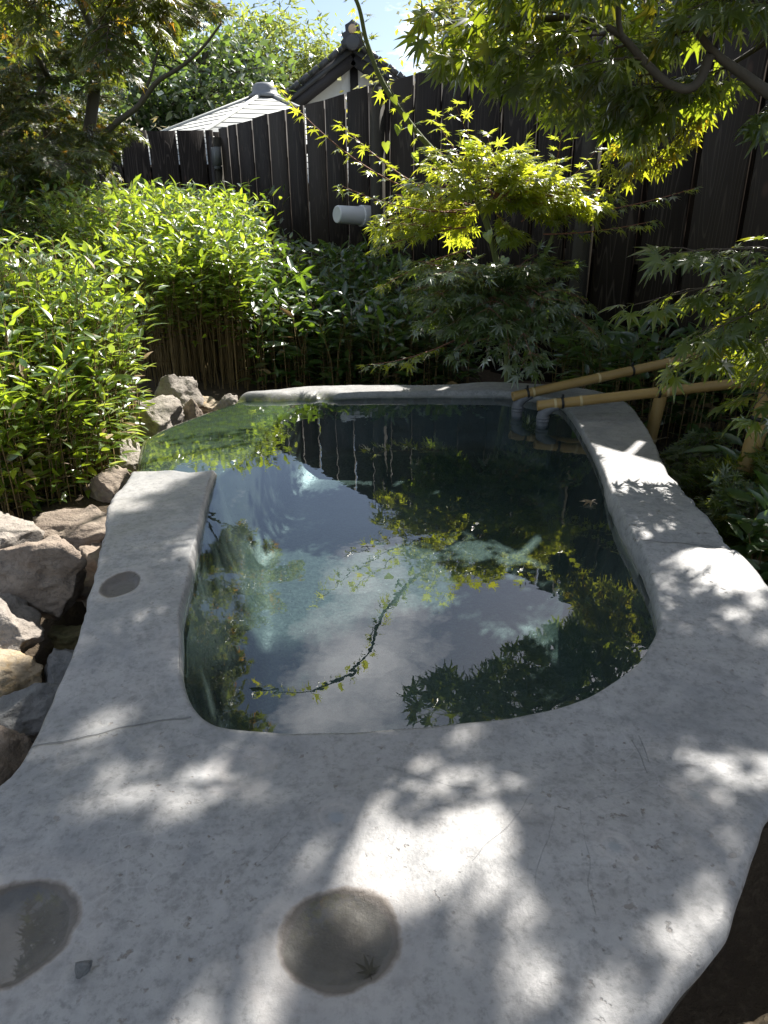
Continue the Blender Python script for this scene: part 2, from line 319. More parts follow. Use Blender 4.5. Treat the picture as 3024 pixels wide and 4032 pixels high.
def board_mat():
    t = NT('stained_cedar'); P = t.obj
    oi = t.n('ShaderNodeObjectInfo').outputs['Random']
    off = t.n('ShaderNodeCombineXYZ'); t.set(off.inputs[0], t.math('MULTIPLY', oi, 13.0)); t.set(off.inputs[1], t.math('MULTIPLY', oi, 7.0)); t.set(off.inputs[2], t.math('MULTIPLY', oi, 31.0))
    ad = t.n('ShaderNodeVectorMath', operation='ADD'); t.set(ad.inputs[0], P); t.L.new(off.outputs[0], ad.inputs[1]); V = ad.outputs[0]
    v = t.map(V, scale=(1, 1, 0.09)); wn = t.noise(v, 9, 2, 0.4, 0.0)
    rings = t.math('SINE', t.math('MULTIPLY', wn, 95.0)); grain = t.ramp(rings, [(0.78, 0.0), (1.0, 1.0)])
    fine = t.noise(t.map(V, scale=(1, 1, 0.02)), 160, 4, 0.6); lo = t.noise(t.map(V, scale=(1, 1, 0.3)), 5, 4)
    c = t.mix(t.ramp(lo, [(0.3, 0.0), (0.7, 1.0)]), (0.013, 0.010, 0.008), (0.022, 0.017, 0.014))
    c = t.mix(t.math('MULTIPLY', grain, 0.55), c, (0.085, 0.069, 0.055)); c = t.mix(t.ramp(fine, [(0.55, 0.0), (0.80, 0.5)]), c, (0.055, 0.046, 0.038))
    kn = t.voro(t.map(V, scale=(1, 1, 0.5)), 4.5); c = t.mix(t.ramp(kn, [(0.03, 0.9), (0.075, 0.0)]), c, (0.075, 0.045, 0.035))
    c = t.mix(t.math('MULTIPLY', t.math('GREATER_THAN', oi, 0.72), 0.25), c, (0.09, 0.075, 0.062))
    return t.done(t.bsdf(c, 0.62, t.bump(t.math('ADD', fine, t.math('MULTIPLY', grain, 0.6)), 0.35, 0.003), 0.10))
M['board'] = board_mat()
def plain(name, col, rough=0.6, var=0.15, scale=30, spec=0.4, bump=0.1):
    t = NT(name); n = t.noise(t.obj, scale, 4); c = t.mix(n, tuple(v * (1 - var) for v in col), tuple(min(1, v * (1 + var)) for v in col))
    return t.done(t.bsdf(c, rough, t.bump(n, bump, 0.004), spec))
M['post'] = plain('weathered_post', (0.055, 0.050, 0.040), 0.8, 0.2, 30, 0.15)
M['pvc'] = plain('white_pvc', (0.72, 0.73, 0.74), 0.38, 0.04, 12, 0.5, 0.02)
M['pvc_dim'] = plain('dimmed_pvc', (0.11, 0.115, 0.125), 0.5, 0.4, 60)  # white pvc with its colour darkened to look dim
M['greybox'] = plain('grey_plastic', (0.16, 0.17, 0.17), 0.5, 0.08)
M['tie'] = plain('black_tie', (0.010, 0.010, 0.010), 0.5)
M['zinc'] = plain('grey_sheet_roof', (0.35, 0.36, 0.34), 0.65, 0.05, 3)
M['zinc_dark'] = plain('grey_roof_cap', (0.17, 0.18, 0.19), 0.55, 0.1)
M['seam'] = plain('roof_batten', (0.17, 0.17, 0.17), 0.7)
M['plaster'] = plain('white_plaster', (0.76, 0.75, 0.72), 0.8, 0.03)
M['timber'] = plain('dark_timber', (0.030, 0.026, 0.026), 0.6)
M['tile'] = plain('dark_roof_tile', (0.055, 0.056, 0.060), 0.38, 0.2)
M['tilemark'] = plain('pale_tile_crest', (0.5, 0.36, 0.24), 0.6)
M['puddle_leaf'] = leaf_mat('fallen_leaf', [(0.035, 0.035, 0.022), (0.045, 0.04, 0.026), (0.05, 0.045, 0.03)], (0.10, 0.08, 0.03), 0.2, 0.4, 0.1)
M['hill'] = plain('wooded_hill', (0.055, 0.085, 0.045), 0.95, 0.5, 0.03, 0.1, 0.3)
def bamboo_mat():
    t = NT('dried_bamboo'); v = t.map(t.obj, scale=(1, 1, 1)); a = t.noise(v, 18, 5, 0.6); b = t.noise(v, 140, 3)
    c = t.mix(a, (0.24, 0.150, 0.048), (0.34, 0.225, 0.082)); c = t.mix(t.ramp(b, [(0.6, 0.0), (0.78, 0.5)]), c, (0.20, 0.13, 0.05))
    return t.done(t.bsdf(c, 0.42, t.bump(b, 0.1, 0.002), 0.4))
M['bamboo'] = bamboo_mat()
M['bamboo_ring'] = plain('bamboo_node', (0.46, 0.36, 0.19), 0.5)
def water_mat(name='bath_water', tint=(0.58, 0.69, 0.69), ior=1.68, wave=1.0):
    t = NT(name); P = t.obj
    w = t.math('ADD', t.noise(P, 7, 2, 0.5), t.math('MULTIPLY', t.noise(P, 26, 2, 0.5), 0.25))
    nm = t.bump(w, 0.011 * wave, 0.05)
    g = t.n('ShaderNodeBsdfGlossy'); g.inputs['Roughness'].default_value = 0.0; g.inputs[0].default_value = (1, 1, 1, 1); t.L.new(nm, g.inputs['Normal'])
    tr = t.n('ShaderNodeBsdfTransparent'); tr.inputs[0].default_value = (*tint, 1)
    bk = t.n('ShaderNodeNewGeometry').outputs['Backfacing']            # thin sheet: same Fresnel from either side
    f = t.n('ShaderNodeFresnel'); t.set(f.inputs[0], t.math('ADD', ior, t.math('MULTIPLY', bk, 1.0 / ior - ior))); t.L.new(nm, f.inputs['Normal'])
    m = t.n('ShaderNodeMixShader'); t.L.new(f.outputs[0], m.inputs[0]); t.L.new(tr.outputs[0], m.inputs[1]); t.L.new(g.outputs[0], m.inputs[2])
    return t.done(m.outputs[0])
M['water'] = water_mat()
M['puddle'] = water_mat('puddle_water', (0.95, 0.96, 0.95), 1.33, 0.3)

# ================================================================== ground
rng = np.random.default_rng(11)
def fbm(x, y, z=0.0, o=4): return mn.fractal(Vector((x, y, z)), 1.0, 2.0, o)
def build_ground():
    xs = np.concatenate([np.linspace(-3000, -60, 14), np.linspace(-50, -5, 20), np.linspace(-4.5, 4.5, 91), np.linspace(5, 50, 20), np.linspace(60, 3000, 14)])
    ys = np.concatenate([np.linspace(-300, -20, 8), np.linspace(-15, -1.5, 10), np.linspace(-1, 8, 91), np.linspace(9, 60, 24), np.linspace(80, 3000, 16)])
    V = []
    for y in ys:
        for x in xs:
            z = -0.17
            if abs(x) < 5 and -1 < y < 8: z += 0.03 * fbm(x * 1.7, y * 1.7)
            s = max(0, min(1, (-0.45 - x) / 0.2)) * max(0, min(1, (1.75 - y) / 0.3)); z -= 0.15 * s
            s = max(0, min(1, (x - 0.35) / 0.2)) * max(0, min(1, (1.9 - y) / 0.5)); z -= 0.12 * s
            if y < 0.45: z -= 0.16
            if 0.15 < x < 0.85 and 0.0 < y < 0.85: z = -0.62  # deep pit added so the corner below the rim stays dark
            if -0.7 < x < 0.8 and 0.15 < y < 2.6: z = min(z, -0.42)
            V.append((x, y, z))
    nx, ny = len(xs), len(ys); i = np.arange(ny - 1)[:, None] * nx + np.arange(nx - 1)[None, :]
    F = np.stack([i, i + 1, i + nx + 1, i + nx], -1).reshape(-1, 4)
    o = obj('ground', mk_mesh('ground', V, F, True, [M['soil']])); o['kind'] = 'structure'
build_ground()

# hills far behind the garden
def build_hills():
    V = []; n = 90; m = 14
    for j in range(m):
        for i in range(n):
            a = (i / (n - 1) - 0.5) * 2.2; t = j / (m - 1); r = 1500 + 1400 * t
            prof = 150 + 75 * math.sin(a * 5.0 + 0.7) + 45 * math.sin(a * 11 + 2) + 60 * fbm(a * 6, 2.2)
            z = -12 + prof * math.sin(min(1, t * 1.05) * math.pi / 2) * 1.9 + 25 * fbm(a * 22, t * 5) * t
            V.append((r * math.sin(a), r * math.cos(a), z))
    i = np.arange(m - 1)[:, None] * n + np.arange(n - 1)[None, :]
    o = obj('hills', mk_mesh('hills', V, np.stack([i, i + 1, i + n + 1, i + n], -1).reshape(-1, 4), True, [M['hill']])); o['kind'] = 'structure'
build_hills()

# ================================================================== stone bath
OUTER = [(-0.437, 0.602), (-0.439, 0.655), (-0.451, 0.743), (-0.462, 0.85), (-0.494, 0.999), (-0.549, 1.195), (-0.619, 1.437), (-0.63, 1.557), (-0.654, 1.697), (-0.727, 1.976), (-0.732, 2.079), (-0.684, 2.219), (-0.589, 2.411), (-0.511, 2.525), (-0.414, 2.568), (-0.262, 2.627), (-0.049, 2.635), (0.236, 2.624), (0.419, 2.658), (0.66, 2.607), (0.812, 2.468), (0.838, 2.293), (0.815, 2.112), (0.767, 1.862), (0.732, 1.717), (0.699, 1.557), (0.671, 1.394), (0.662, 1.281), (0.649, 1.162), (0.652, 1.027),
         (0.64, 0.9), (0.58, 0.75), (0.48, 0.63), (0.393, 0.528), (0.32, 0.435), (0.286, 0.396), (0.24, 0.362), (0.19, 0.325), (0.09, 0.26), (-0.08, 0.20), (-0.28, 0.19), (-0.43, 0.26), (-0.49, 0.38), (-0.47, 0.51)]
INNER = [(-0.436, 1.704), (-0.409, 1.507), (-0.382, 1.322), (-0.359, 1.173), (-0.339, 1.049), (-0.325, 0.959), (-0.303, 0.868), (-0.282, 0.8), (-0.257, 0.75), (-0.228, 0.717), (-0.191, 0.699), (-0.137, 0.692), (-0.067, 0.693), (0.01, 0.699), (0.1, 0.709), (0.174, 0.721), (0.246, 0.743), (0.305, 0.777), (0.36, 0.824), (0.396, 0.87), (0.425, 0.92), (0.443, 0.975), (0.463, 1.068), (0.477, 1.197), (0.491, 1.328), (0.511, 1.458), (0.554, 1.679), (0.586, 1.92), (0.607, 2.118), (0.616, 2.305), (0.591, 2.37), (0.464, 2.485), (0.296, 2.505), (0.09, 2.512), (-0.116, 2.505), (-0.249, 2.467), (-0.337, 2.355), (-0.374, 2.176), (-0.375, 1.995), (-0.401, 1.839)]
CX, CY = 0.06, 1.42
def radial(loop, n):
    P = smooth_path([(x, y, 0) for x, y in loop + [loop[0]]], 14)[:, :2]
    a = np.unwrap(np.arctan2(P[:, 1] - CY, P[:, 0] - CX)); r = np.hypot(P[:, 0] - CX, P[:, 1] - CY)
    A = np.mod(a, 2 * math.pi); o = np.argsort(A); A, r = A[o], r[o]
    t = np.linspace(0, 2 * math.pi, n, endpoint=False)
    return t, np.interp(t, np.concatenate([A - 2 * math.pi, A, A + 2 * math.pi]), np.tile(r, 3))
def sst(a, b, x): t = min(1, max(0, (x - a) / (b - a))); return t * t * (3 - 2 * t)
DENTS = [(-0.041, 0.408, 0.056, 0.052, 0.007), (-0.335, 0.418, 0.062, 0.056, 0.009), (-0.459, 1.050, 0.033, 0.048, 0.009), (-0.168, 0.621, 0.03, 0.03, 0.002)]
def overflow(x, y):
    """0..1 mask of the sunken overflow lip at the far left corner"""
    w = 0.035 * mn.noise(Vector((x * 7, y * 7, 3.1))) + 0.018 * mn.noise(Vector((x * 19, y * 19, 1.1)))
    near = sst(1.63, 1.71, y + w + 0.25 * max(0, x + 0.50) * (1 if x < -0.43 else 0) * -1)
    far = 1 - sst(0.0, 0.07, (y - 2.46) + 0.35 * (x + 0.50) * -1 * 0 + w + max(0, x + 0.45) * -0.02)
    side = 1 - sst(-0.20, -0.10, x + 0.6 * (2.45 - y) * 0)
    return near * far * side
def stone_h(x, y):
    h = 0.026 + 0.004 * fbm(x * 1.6 + 5, y * 1.6) - 0.014 * (1 - sst(0.70, 0.95, y)) * sst(0.52, 0.66, y) + 0.0009 * fbm(x * 9, y * 9, 2.0) + 0.0008 * fbm(x * 30, y * 30, 4.0)
    if y < 0.75: h += 0.006 * sst(0.75, 0.55, y) if False else 0
    h += 0.020 * sst(0.35, 0.50, x) * sst(0.9, 1.2, y) * (1 - sst(1.3, 1.7, y))
    if x > 0.45: h -= 0.006 * sst(1.150, 1.158, y + 0.35 * (x - 0.565) + 0.01 * mn.noise(Vector((x * 20, y * 20, 0)))) * (1 - sst(1.16, 1.30, y))
    for (dx, dy, rx, ry, dp) in DENTS:
        q = math.hypot((x - dx) / rx, (y - dy) / ry)
        q += 0.16 * mn.noise(Vector((x * 22, y * 22, 7.0))) if q < 1.6 else 0
        if q < 1.25: h -= dp * (1 - sst(0.62, 1.02, q))
    m = overflow(x, y)
    if m > 0: h = h * (1 - m) + m * (-0.010 + 0.004 * fbm(x * 6, y * 6, 9) + 0.0015 * fbm(x * 25, y * 25, 9))
    return h
WATER_Z = 0.0
def build_bath():
    n, mr = 960, 88
    t, ro = radial(OUTER, n); _, ri = radial(INNER, n)
    jag = np.array([0.006 * mn.noise(Vector((math.cos(a) * 9, math.sin(a) * 9, 0.3))) + 0.004 * mn.noise(Vector((math.cos(a) * 30, math.sin(a) * 30, 1.3))) for a in t])
    jin = np.array([0.003 * mn.noise(Vector((math.cos(a) * 11, math.sin(a) * 11, 5.3))) for a in t])
    ro = ro + jag; ri = ri + jin
    c, s = np.cos(t), np.sin(t)
    V = []; MK = []; HO = {}
    # floor centre ring -> floor edge -> wall -> rim top -> outer edge -> outer wall
    DEP = -0.25
    for f in np.linspace(0.02, 1, 14):                              # floor
        for k in range(n):
            r = (ri[k] - 0.075) * f; x, y = CX + c[k] * r, CY + s[k] * r
            V.append((x, y, DEP + 0.05 * sst(0.86, 1.0, f) ** 2)); MK.append((0.3, 0.0, 1.0))
    for q in np.linspace(0.08, 1, 14):                             # basin wall, leaning outwards to the waterline
        for k in range(n):
            r = ri[k] - 0.075 + 0.075 * (q ** 0.55); x, y = CX + c[k] * r, CY + s[k] * r
            r += 0.006 * mn.noise(Vector((x * 12, y * 12, q * 3)))
            ov = overflow(CX + c[k] * (ri[k] + 0.04), CY + s[k] * (ri[k] + 0.04))
            top = -0.010 * (1 - ov) + -0.022 * ov
            z = DEP + 0.05 + (top - DEP - 0.05) * q
            V.append((CX + c[k] * r, CY + s[k] * r, z)); MK.append((1.0, 0.10 * ov, 0.0))
    rounding = 0.012
    u_ = np.linspace(0.0, 1, mr); fr = 0.5 - 0.5 * np.cos(math.pi * u_) * (0.55 + 0.45 * np.abs(np.cos(math.pi * u_)))
    fr = 0.35 * fr + 0.65 * u_; fr[0] = 0.0; fr[-1] = 1.0; fr[1] = 0.005; fr[2] = 0.012; fr[-2] = 0.993; fr[-3] = 0.984; fr = np.sort(fr)
    for fi, f in enumerate(fr):
        for k in range(n):
            wd = ro[k] - ri[k]; r = ri[k] + wd * f; x, y = CX + c[k] * r, CY + s[k] * r
            h = stone_h(x, y); e_in = wd * f; e_out = wd * (1 - f)
            rr = rounding * (0.8 + 0.5 * mn.noise(Vector((c[k] * 5, s[k] * 5, 2))))
            if e_in < rr: h = -0.010 + (h + 0.010) * math.sqrt(max(0, 1 - (1 - e_in / rr) ** 2))
            ro_r = 0.014
            if e_out < ro_r: h -= 0.012 * (1 - math.sqrt(max(0, 1 - (1 - e_out / ro_r) ** 2)))
            ov = overflow(x, y)
            wet = max(ov, 1 - sst(0.000, 0.014, h)); dm = 0.0
            for (dx, dy, rx, ry, dp) in DENTS[:3]:
                q = math.hypot((x - dx) / rx, (y - dy) / ry)
                dm = max(dm, (1 - sst(0.84, 1.07, q + 0.16 * mn.noise(Vector((x * 22, y * 22, 7.0))))) * 1.0)
            farness = sst(2.0, 2.35, y + 0.5 * (x + 0.4) * 0)
            alg = ov * (0.10 + 0.90 * sst(1.92, 2.16, y)) + (1 - sst(0.0, 0.012, h)) * 0.15
            HO[len(V)] = dm; V.append((x, y, h)); MK.append((wet, min(1, alg), 0.0))
    for q in np.linspace(0.04, 1, 16):                              # outer side, rough and slightly undercut; wet mask holds damp plus painted shade
        for k in range(n):
            x, y = CX + c[k] * ro[k], CY + s[k] * ro[k]; h0 = stone_h(x, y) - 0.012
            rr = ro[k] + 0.012 * math.sin(q * 3.1) + 0.02 * fbm(x * 8, y * 8, q * 2.5) * q - 0.10 * q * q - 0.16 * q * sst(0.0, 0.3, x) * (1 - sst(0.6, 0.9, y))
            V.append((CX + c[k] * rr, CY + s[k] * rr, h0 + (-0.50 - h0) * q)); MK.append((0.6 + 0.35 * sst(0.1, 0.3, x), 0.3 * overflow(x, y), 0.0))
    nr = len(V) // n
    i = np.arange(nr - 1)[:, None] * n; j = np.arange(n)[None, :]; k2 = (j + 1) % n
    F = [np.stack([i + j, i + n + j, i + n + k2, i + k2], -1).reshape(-1, 4)]
    V.append((CX, CY, DEP)); MK.append((0.3, 0, 1)); cidx = len(V) - 1
    F.append(np.stack([np.full(n, cidx), np.arange(n), (np.arange(n) + 1) % n], -1))
    me = mk_mesh('stone_bath', V, F, True, [M['stone']])
    ca = me.color_attributes.new('mask', 'FLOAT_COLOR', 'POINT')
    ca.data.foreach_set('color', np.concatenate([np.array(MK, np.float32), np.ones((len(MK), 1), np.float32)], 1).ravel())
    o = obj('stone_bath', me); tag(o, 'grey carved stone bath hollowed from one boulder, brimming with clear water', 'stone bath')
    # ---- water sheet: level in the basin, running over the sunken lip
    nw = 380; ts, ro2 = radial(OUTER, nw); _, ri2 = radial(INNER, nw)
    Vw = []; fw = np.concatenate([np.linspace(0.0, 0.98, 30) * 0 + np.linspace(0.01, 1.0, 30)])
    ext = []
    for k in range(nw):
        ck, sk = math.cos(ts[k]), math.sin(ts[k])
        ov = overflow(CX + ck * (ri2[k] + 0.08), CY + sk * (ri2[k] + 0.08)); ov2 = overflow(CX + ck * (ro2[k] - 0.05), CY + sk * (ro2[k] - 0.05))
        ext.append(ro2[k] + 0.004 if max(ov, ov2) > 0.02 else min(ri2[k] + 0.016, ro2[k]))
    ext = np.array(ext)
    # radial rows: basin part then lip part
    rows = []
    for f in np.linspace(0.02, 1, 24): rows.append([('b', f)] * nw)
    for f in np.linspace(0.05, 1, 30): rows.append([('l', f)] * nw)
    for row in rows:
        for k in range(nw):
            kind, f = row[k]; ck, sk = math.cos(ts[k]), math.sin(ts[k])
            r = ri2[k] * f if kind == 'b' else ri2[k] + (ext[k] - ri2[k]) * f
            x, y = CX + ck * r, CY + sk * r; z = WATER_Z
            if kind == 'l' and ext[k] > ro2[k]:
                e = ro2[k] - r
                if e < 0.035: z -= 0.026 * (1 - max(0.0, e) / 0.035) ** 2
            Vw.append((x, y, z))
    nr = len(rows); i = np.arange(nr - 1)[:, None] * nw; j = np.arange(nw)[None, :]; k2 = (j + 1) % nw
    F = [np.stack([i + j, i + nw + j, i + nw + k2, i + k2], -1).reshape(-1, 4)]
    Vw.append((CX, CY, 0)); F.append(np.stack([np.full(nw, len(Vw) - 1), np.arange(nw), (np.arange(nw) + 1) % nw], -1))
    w = obj('water', mk_mesh('water', Vw, F, True, [M['water']])); w['kind'] = 'structure'
    # ---- puddles standing in the hollows
    for (dx, dy, rx, ry, dp) in DENTS[:2]:
        a = np.linspace(0, 2 * math.pi, 40, endpoint=False); z = stone_h(dx, dy) + dp * 0.42
        Vp = [(dx + math.cos(q) * rx * 1.0, dy + math.sin(q) * ry * 1.0, z) for q in a]
        p = obj('water', mk_mesh('puddle', Vp, [np.arange(40).reshape(1, -1)], False, [M['puddle']])); p['kind'] = 'structure'
build_bath()

# ================================================================== fences
FU = np.array([0.57291, -0.81962, 0]); FN = np.array([-0.81962, -0.57291, 0]); FC = np.array([-1.424, 6.850, 0])
FTOP = 1.372
BOARDS = [(0.02, 0.19), (0.224, 0.377), (0.412, 0.679), (0.707, 0.966), (0.996, 1.254), (1.285, 1.531), (1.574, 1.821), (1.842, 2.082), (2.118, 2.356), (2.372, 2.575), (2.601, 2.816), (2.838, 3.066), (3.084, 3.291), (3.315, 3.541), (3.568, 3.785), (3.812, 4.018), (4.042, 4.185), (4.212, 4.420), (4.459, 4.650), (4.681, 4.874), (4.901, 5.098)]
while BOARDS[-1][1] < 7.6: BOARDS.append((BOARDS[-1][1] + 0.028, BOARDS[-1][1] + 0.225))
def board_mesh(w, z0, z1, th=0.009, skew=0.0):
    """board in local x (width) / y (thickness) / z with eased edges"""
    b = 0.0025; V = []; 
    prof = [(-w / 2 + b, -th), (w / 2 - b, -th), (w / 2, -th + b), (w / 2, th), (-w / 2, th), (-w / 2, -th + b)]
    for z in (z0, z1):
        for x, y in prof: V.append((x, y, z + (skew * x / w if z == z1 else 0)))
    F = [np.array([[i, (i + 1) % 6, 6 + (i + 1) % 6, 6 + i] for i in range(6)]), np.array([[5, 4, 3, 2, 1, 0], [6, 7, 8, 9, 10, 11]])]
    return mk_mesh('board', V, F, False, [M['board']])
def place(o, parent, p, ux, uy):
    m = Matrix(((ux[0], uy[0], 0, p[0] - parent.location[0]), (ux[1], uy[1], 0, p[1] - parent.location[1]), (0, 0, 1, p[2] - parent.location[2]), (0, 0, 0, 1)))
    o.parent = parent; o.matrix_local = m
def build_fence_long():
    mid = FC + FU * 3.6
    f = thing('board_fence', 'tall dark stained board fence running past the bath from the far corner', 'fence', tuple(mid + np.array([0, 0, -0.2])))
    r = random.Random(4)
    for i, (a, b) in enumerate(BOARDS):
        o = obj('board', board_mesh(b - a, -0.25, FTOP + r.uniform(-0.006, 0.006), skew=r.uniform(-0.006, 0.006)))
        place(o, f, FC + FU * (a + b) / 2, FU, -FN)
    for i in range(len(BOARDS) - 1):                               # boards behind the gaps
        g = (BOARDS[i][1] + BOARDS[i + 1][0]) / 2
        top = 1.045 if g < 2.4 else 1.29
        o = obj('back_board', board_mesh(0.15, -0.25, top + r.uniform(-0.01, 0.01)))
        place(o, f, FC + FU * g - FN * 0.055, FU, -FN)
    for z in (1.10, 0.45, -0.08):
        V, F = obox((0, 0, 0), (3.78, 0, 0), (0, 0.018, 0), (0, 0, 0.028))
        o = obj('rail', mk_mesh('rail', V, F, False, [M['board']])); place(o, f, FC + FU * 3.82 - FN * 0.0285 + np.array([0, 0, z]), FU, -FN)
    for s0, s1, top in ((2.474, 2.546, 1.345), (4.138, 4.200, 1.33), (6.1, 6.17, 1.34), (0.02, 0.06, 1.30)):
        V, F = obox((0, 0, (top - 0.25) / 2), ((s1 - s0) / 2, 0, 0), (0, 0.03, 0), (0, 0, (top + 0.25) / 2))
        o = obj('post', mk_mesh('post', V, F, False, [M['post']])); place(o, f, FC + FU * (s0 + s1) / 2 + FN * 0.042, FU, -FN)
build_fence_long()
def build_fence_far():
    f = thing('board_fence', 'dark board fence with level top behind the sunlit bamboo grass', 'fence', (-2.9, 6.86, -0.2))
    r = random.Random(9); x = -1.47; ex = [(-1.540, -1.475), (-1.790, -1.554), (-2.046, -1.804), (-2.298, -2.060), (-2.55, -2.312)]
    while ex[-1][0] > -5.2: ex.append((ex[-1][0] - 0.25, ex[-1][0] - 0.014))
    for a, b in ex:
        o = obj('board', board_mesh(b - a, -0.25, 1.362 + r.uniform(-0.004, 0.004))); place(o, f, (( a + b) / 2, 6.85, 0), (1, 0, 0), (0, 1, 0))
    for i in range(len(ex) - 1):
        g = (ex[i][0] + ex[i + 1][1]) / 2
        o = obj('back_board', board_mesh(0.13, -0.25, 1.352)); place(o, f, (g + 0.072, 6.905, 0), (1, 0, 0), (0, 1, 0))
        o = obj('back_board', board_mesh(0.18, -0.25, 1.10)); place(o, f, (g - 0.03, 6.93, 0), (1, 0, 0), (0, 1, 0))
    for z in (1.06, 0.3):
        V, F = obox((0, 0, 0), (1.9, 0, 0), (0, 0.017, 0), (0, 0, 0.03))
        o = obj('rail', mk_mesh('rail', V, F, False, [M['board']])); place(o, f, (-3.4, 6.877, z), (1, 0, 0), (0, 1, 0))
build_fence_far()

# white drain pipe through the fence
def build_pipe():
    base = FC + FU * 2.352 + np.array([0, 0, 0.64])
    p = thing('drain_pipe', 'short white plastic pipe with a collar sticking out of the dark fence', 'pipe', tuple(base))
    q = Vector(FN).to_track_quat('Z', 'Y'); q.rotate(Quaternion(Vector(FU), R(-3)))
    def part(name, prof, mat, sides=40):
        V, F = lathe(prof, sides); o = obj(name, mk_mesh(name, V, F, True, [mat])); o.parent = p; o.location = (0, 0, 0); o.rotation_mode = 'QUATERNION'; o.rotation_quaternion = q
        return o
    part('tube', [(0.0575, 0.0), (0.0575, 0.09), (0.056, 0.10), (0.0535, 0.245), (0.051, 0.254), (0.047, 0.257), (0.040, 0.255), (0.02, 0.2545)], M['pvc'])
    part('collar', [(0.0595, 0.012), (0.0655, 0.015), (0.0660, 0.030), (0.0660, 0.068), (0.0645, 0.074), (0.0610, 0.077), (0.0590, 0.075)], M['pvc'])
    part('flange', [(0.064, 0.0105), (0.0665, 0.012), (0.0655, 0.020), (0.0600, 0.022)], M['pvc'])
build_pipe()
# electrical box on the far corner post
def build_box():
    base = FC + FU * 0.09 + FN * 0.03
    p = thing('outlet_box', 'small grey outlet box with conduit on the dark fence corner', 'outlet box', (base[0], base[1], 0.6))
    b = FC + FU * 0.05 + FN * 0.06
    V, F = obox((b[0], b[1], 1.15), tuple(FU * 0.045), tuple(FN * 0.028), (0, 0, 0.072)); obj('casing', mk_mesh('casing', V, F, False, [M['greybox']]), p)
    V, F = obox((b[0], b[1], 1.062), tuple(FU * 0.028), tuple(FN * 0.022), (0, 0, 0.0155)); obj('plug', mk_mesh('plug', V, F, False, [M['greybox']]), p)
    c = FC + FU * -0.06 + FN * 0.05
    V, F = tube([(c[0], c[1], -0.25), (c[0], c[1], 0.6), (c[0], c[1], 1.315)], 0.034, 12); obj('conduit', mk_mesh('conduit', V, F, True, [M['timber']]), p)
build_box()

# ================================================================== bamboo spouts
def build_spout(a, b, label, nodes, ties, elbow):
    a, b = np.array(a), np.array(b); L = np.linalg.norm(b - a); d = (b - a) / L
    s = thing('bamboo_spout', label, 'bamboo pipe', tuple(a), 'bamboo spouts filling the bath')
    r = 0.0158
    prof = []; zs = np.linspace(0, L, 40)
    side = 28; V = []; a0 = np.linspace(0, 2 * math.pi, side, endpoint=False)
    q = Vector(d).to_track_quat('Z', 'X'); mat = np.array(q.to_matrix())
    def emit(name, prof, m, smooth=True, sides=28, parent=None):
        Vv, F = lathe(prof, sides); Vv = Vv @ mat.T + a; o = obj(name, mk_mesh(name, Vv, F, smooth, [m]), s); return o
    pr = [(r * 0.70, 0.012), (r * 0.72, 0.0), (r, 0.0)]
    for z in np.linspace(0.004, L - 0.004, 44):
        k = sum(math.exp(-((z - n) / 0.006) ** 2) for n in nodes); pr.append((r * (1 + 0.06 * k) * (1 - 0.0 * z), z))
    pr += [(r, L), (r * 0.72, L), (r * 0.7, L - 0.02)]
    emit('bamboo_tube', pr, M['bamboo'])
    for n in nodes: emit('node_ring', [(r * 1.05, n - 0.004), (r * 1.10, n - 0.002), (r * 1.06, n), (r * 1.10, n + 0.002), (r * 1.05, n + 0.004)], M['bamboo_ring'])
    for n in ties:
        emit('tie', [(r * 1.06, n - 0.004), (r * 1.16, n - 0.003), (r * 1.16, n + 0.003), (r * 1.06, n + 0.004)], M['tie'])
        c = a + d * n + np.array([0, 0, r * 1.1]); Vv, F = obox(tuple(c + np.array([0, 0, 0.004])), (0.003, 0, 0), (0, 0.003, 0), (0, 0, 0.006)); obj('tie_tail', mk_mesh('tie_tail', Vv, F, False, [M['tie']]), s)
    # elbow of dimmed pvc below the open end, reaching the water
    c = a + d * elbow
    pts = smooth_path([c + d * 0.045 + np.array([0, 0, -0.008]), c + d * 0.02 + np.array([0, 0, -0.014]), c + np.array([0, 0, -0.03]), c + np.array([0, 0, -(c[2] + 0.012)])], 5)
    Vv, F = tube(pts, np.interp(np.linspace(0, 1, len(pts)), [0, 0.4, 0.7, 1], [0.013, 0.017, 0.0185, 0.0185]), 18); e = obj('elbow', mk_mesh('elbow', Vv, F, True, [M['pvc_dim']]), s)
    for dz in (-0.040, -0.050):
        Vv, F = tube([c + np.array([0, 0, dz + 0.003]), c + np.array([0, 0, dz - 0.003])], 0.0205, 18); o = obj('ring', mk_mesh('ring', Vv, F, True, [M['pvc_dim']])); o.parent = e
        o.location = -Vector(s.location) - Vector(e.location)
build_spout((0.430, 2.245, 0.066), (1.13, 2.36, 0.185), 'upper bamboo spout pipe rising towards the fence behind its lower neighbour', [0.07, 0.30, 0.55], [0.05, 0.42, 0.60], 0.02)
build_spout((0.489, 2.135, 0.062), (1.22, 2.10, 0.150), 'lower bamboo spout pipe lying nearly level over the stone rim', [0.055, 0.135, 0.40, 0.62], [0.078, 0.375], 0.02)
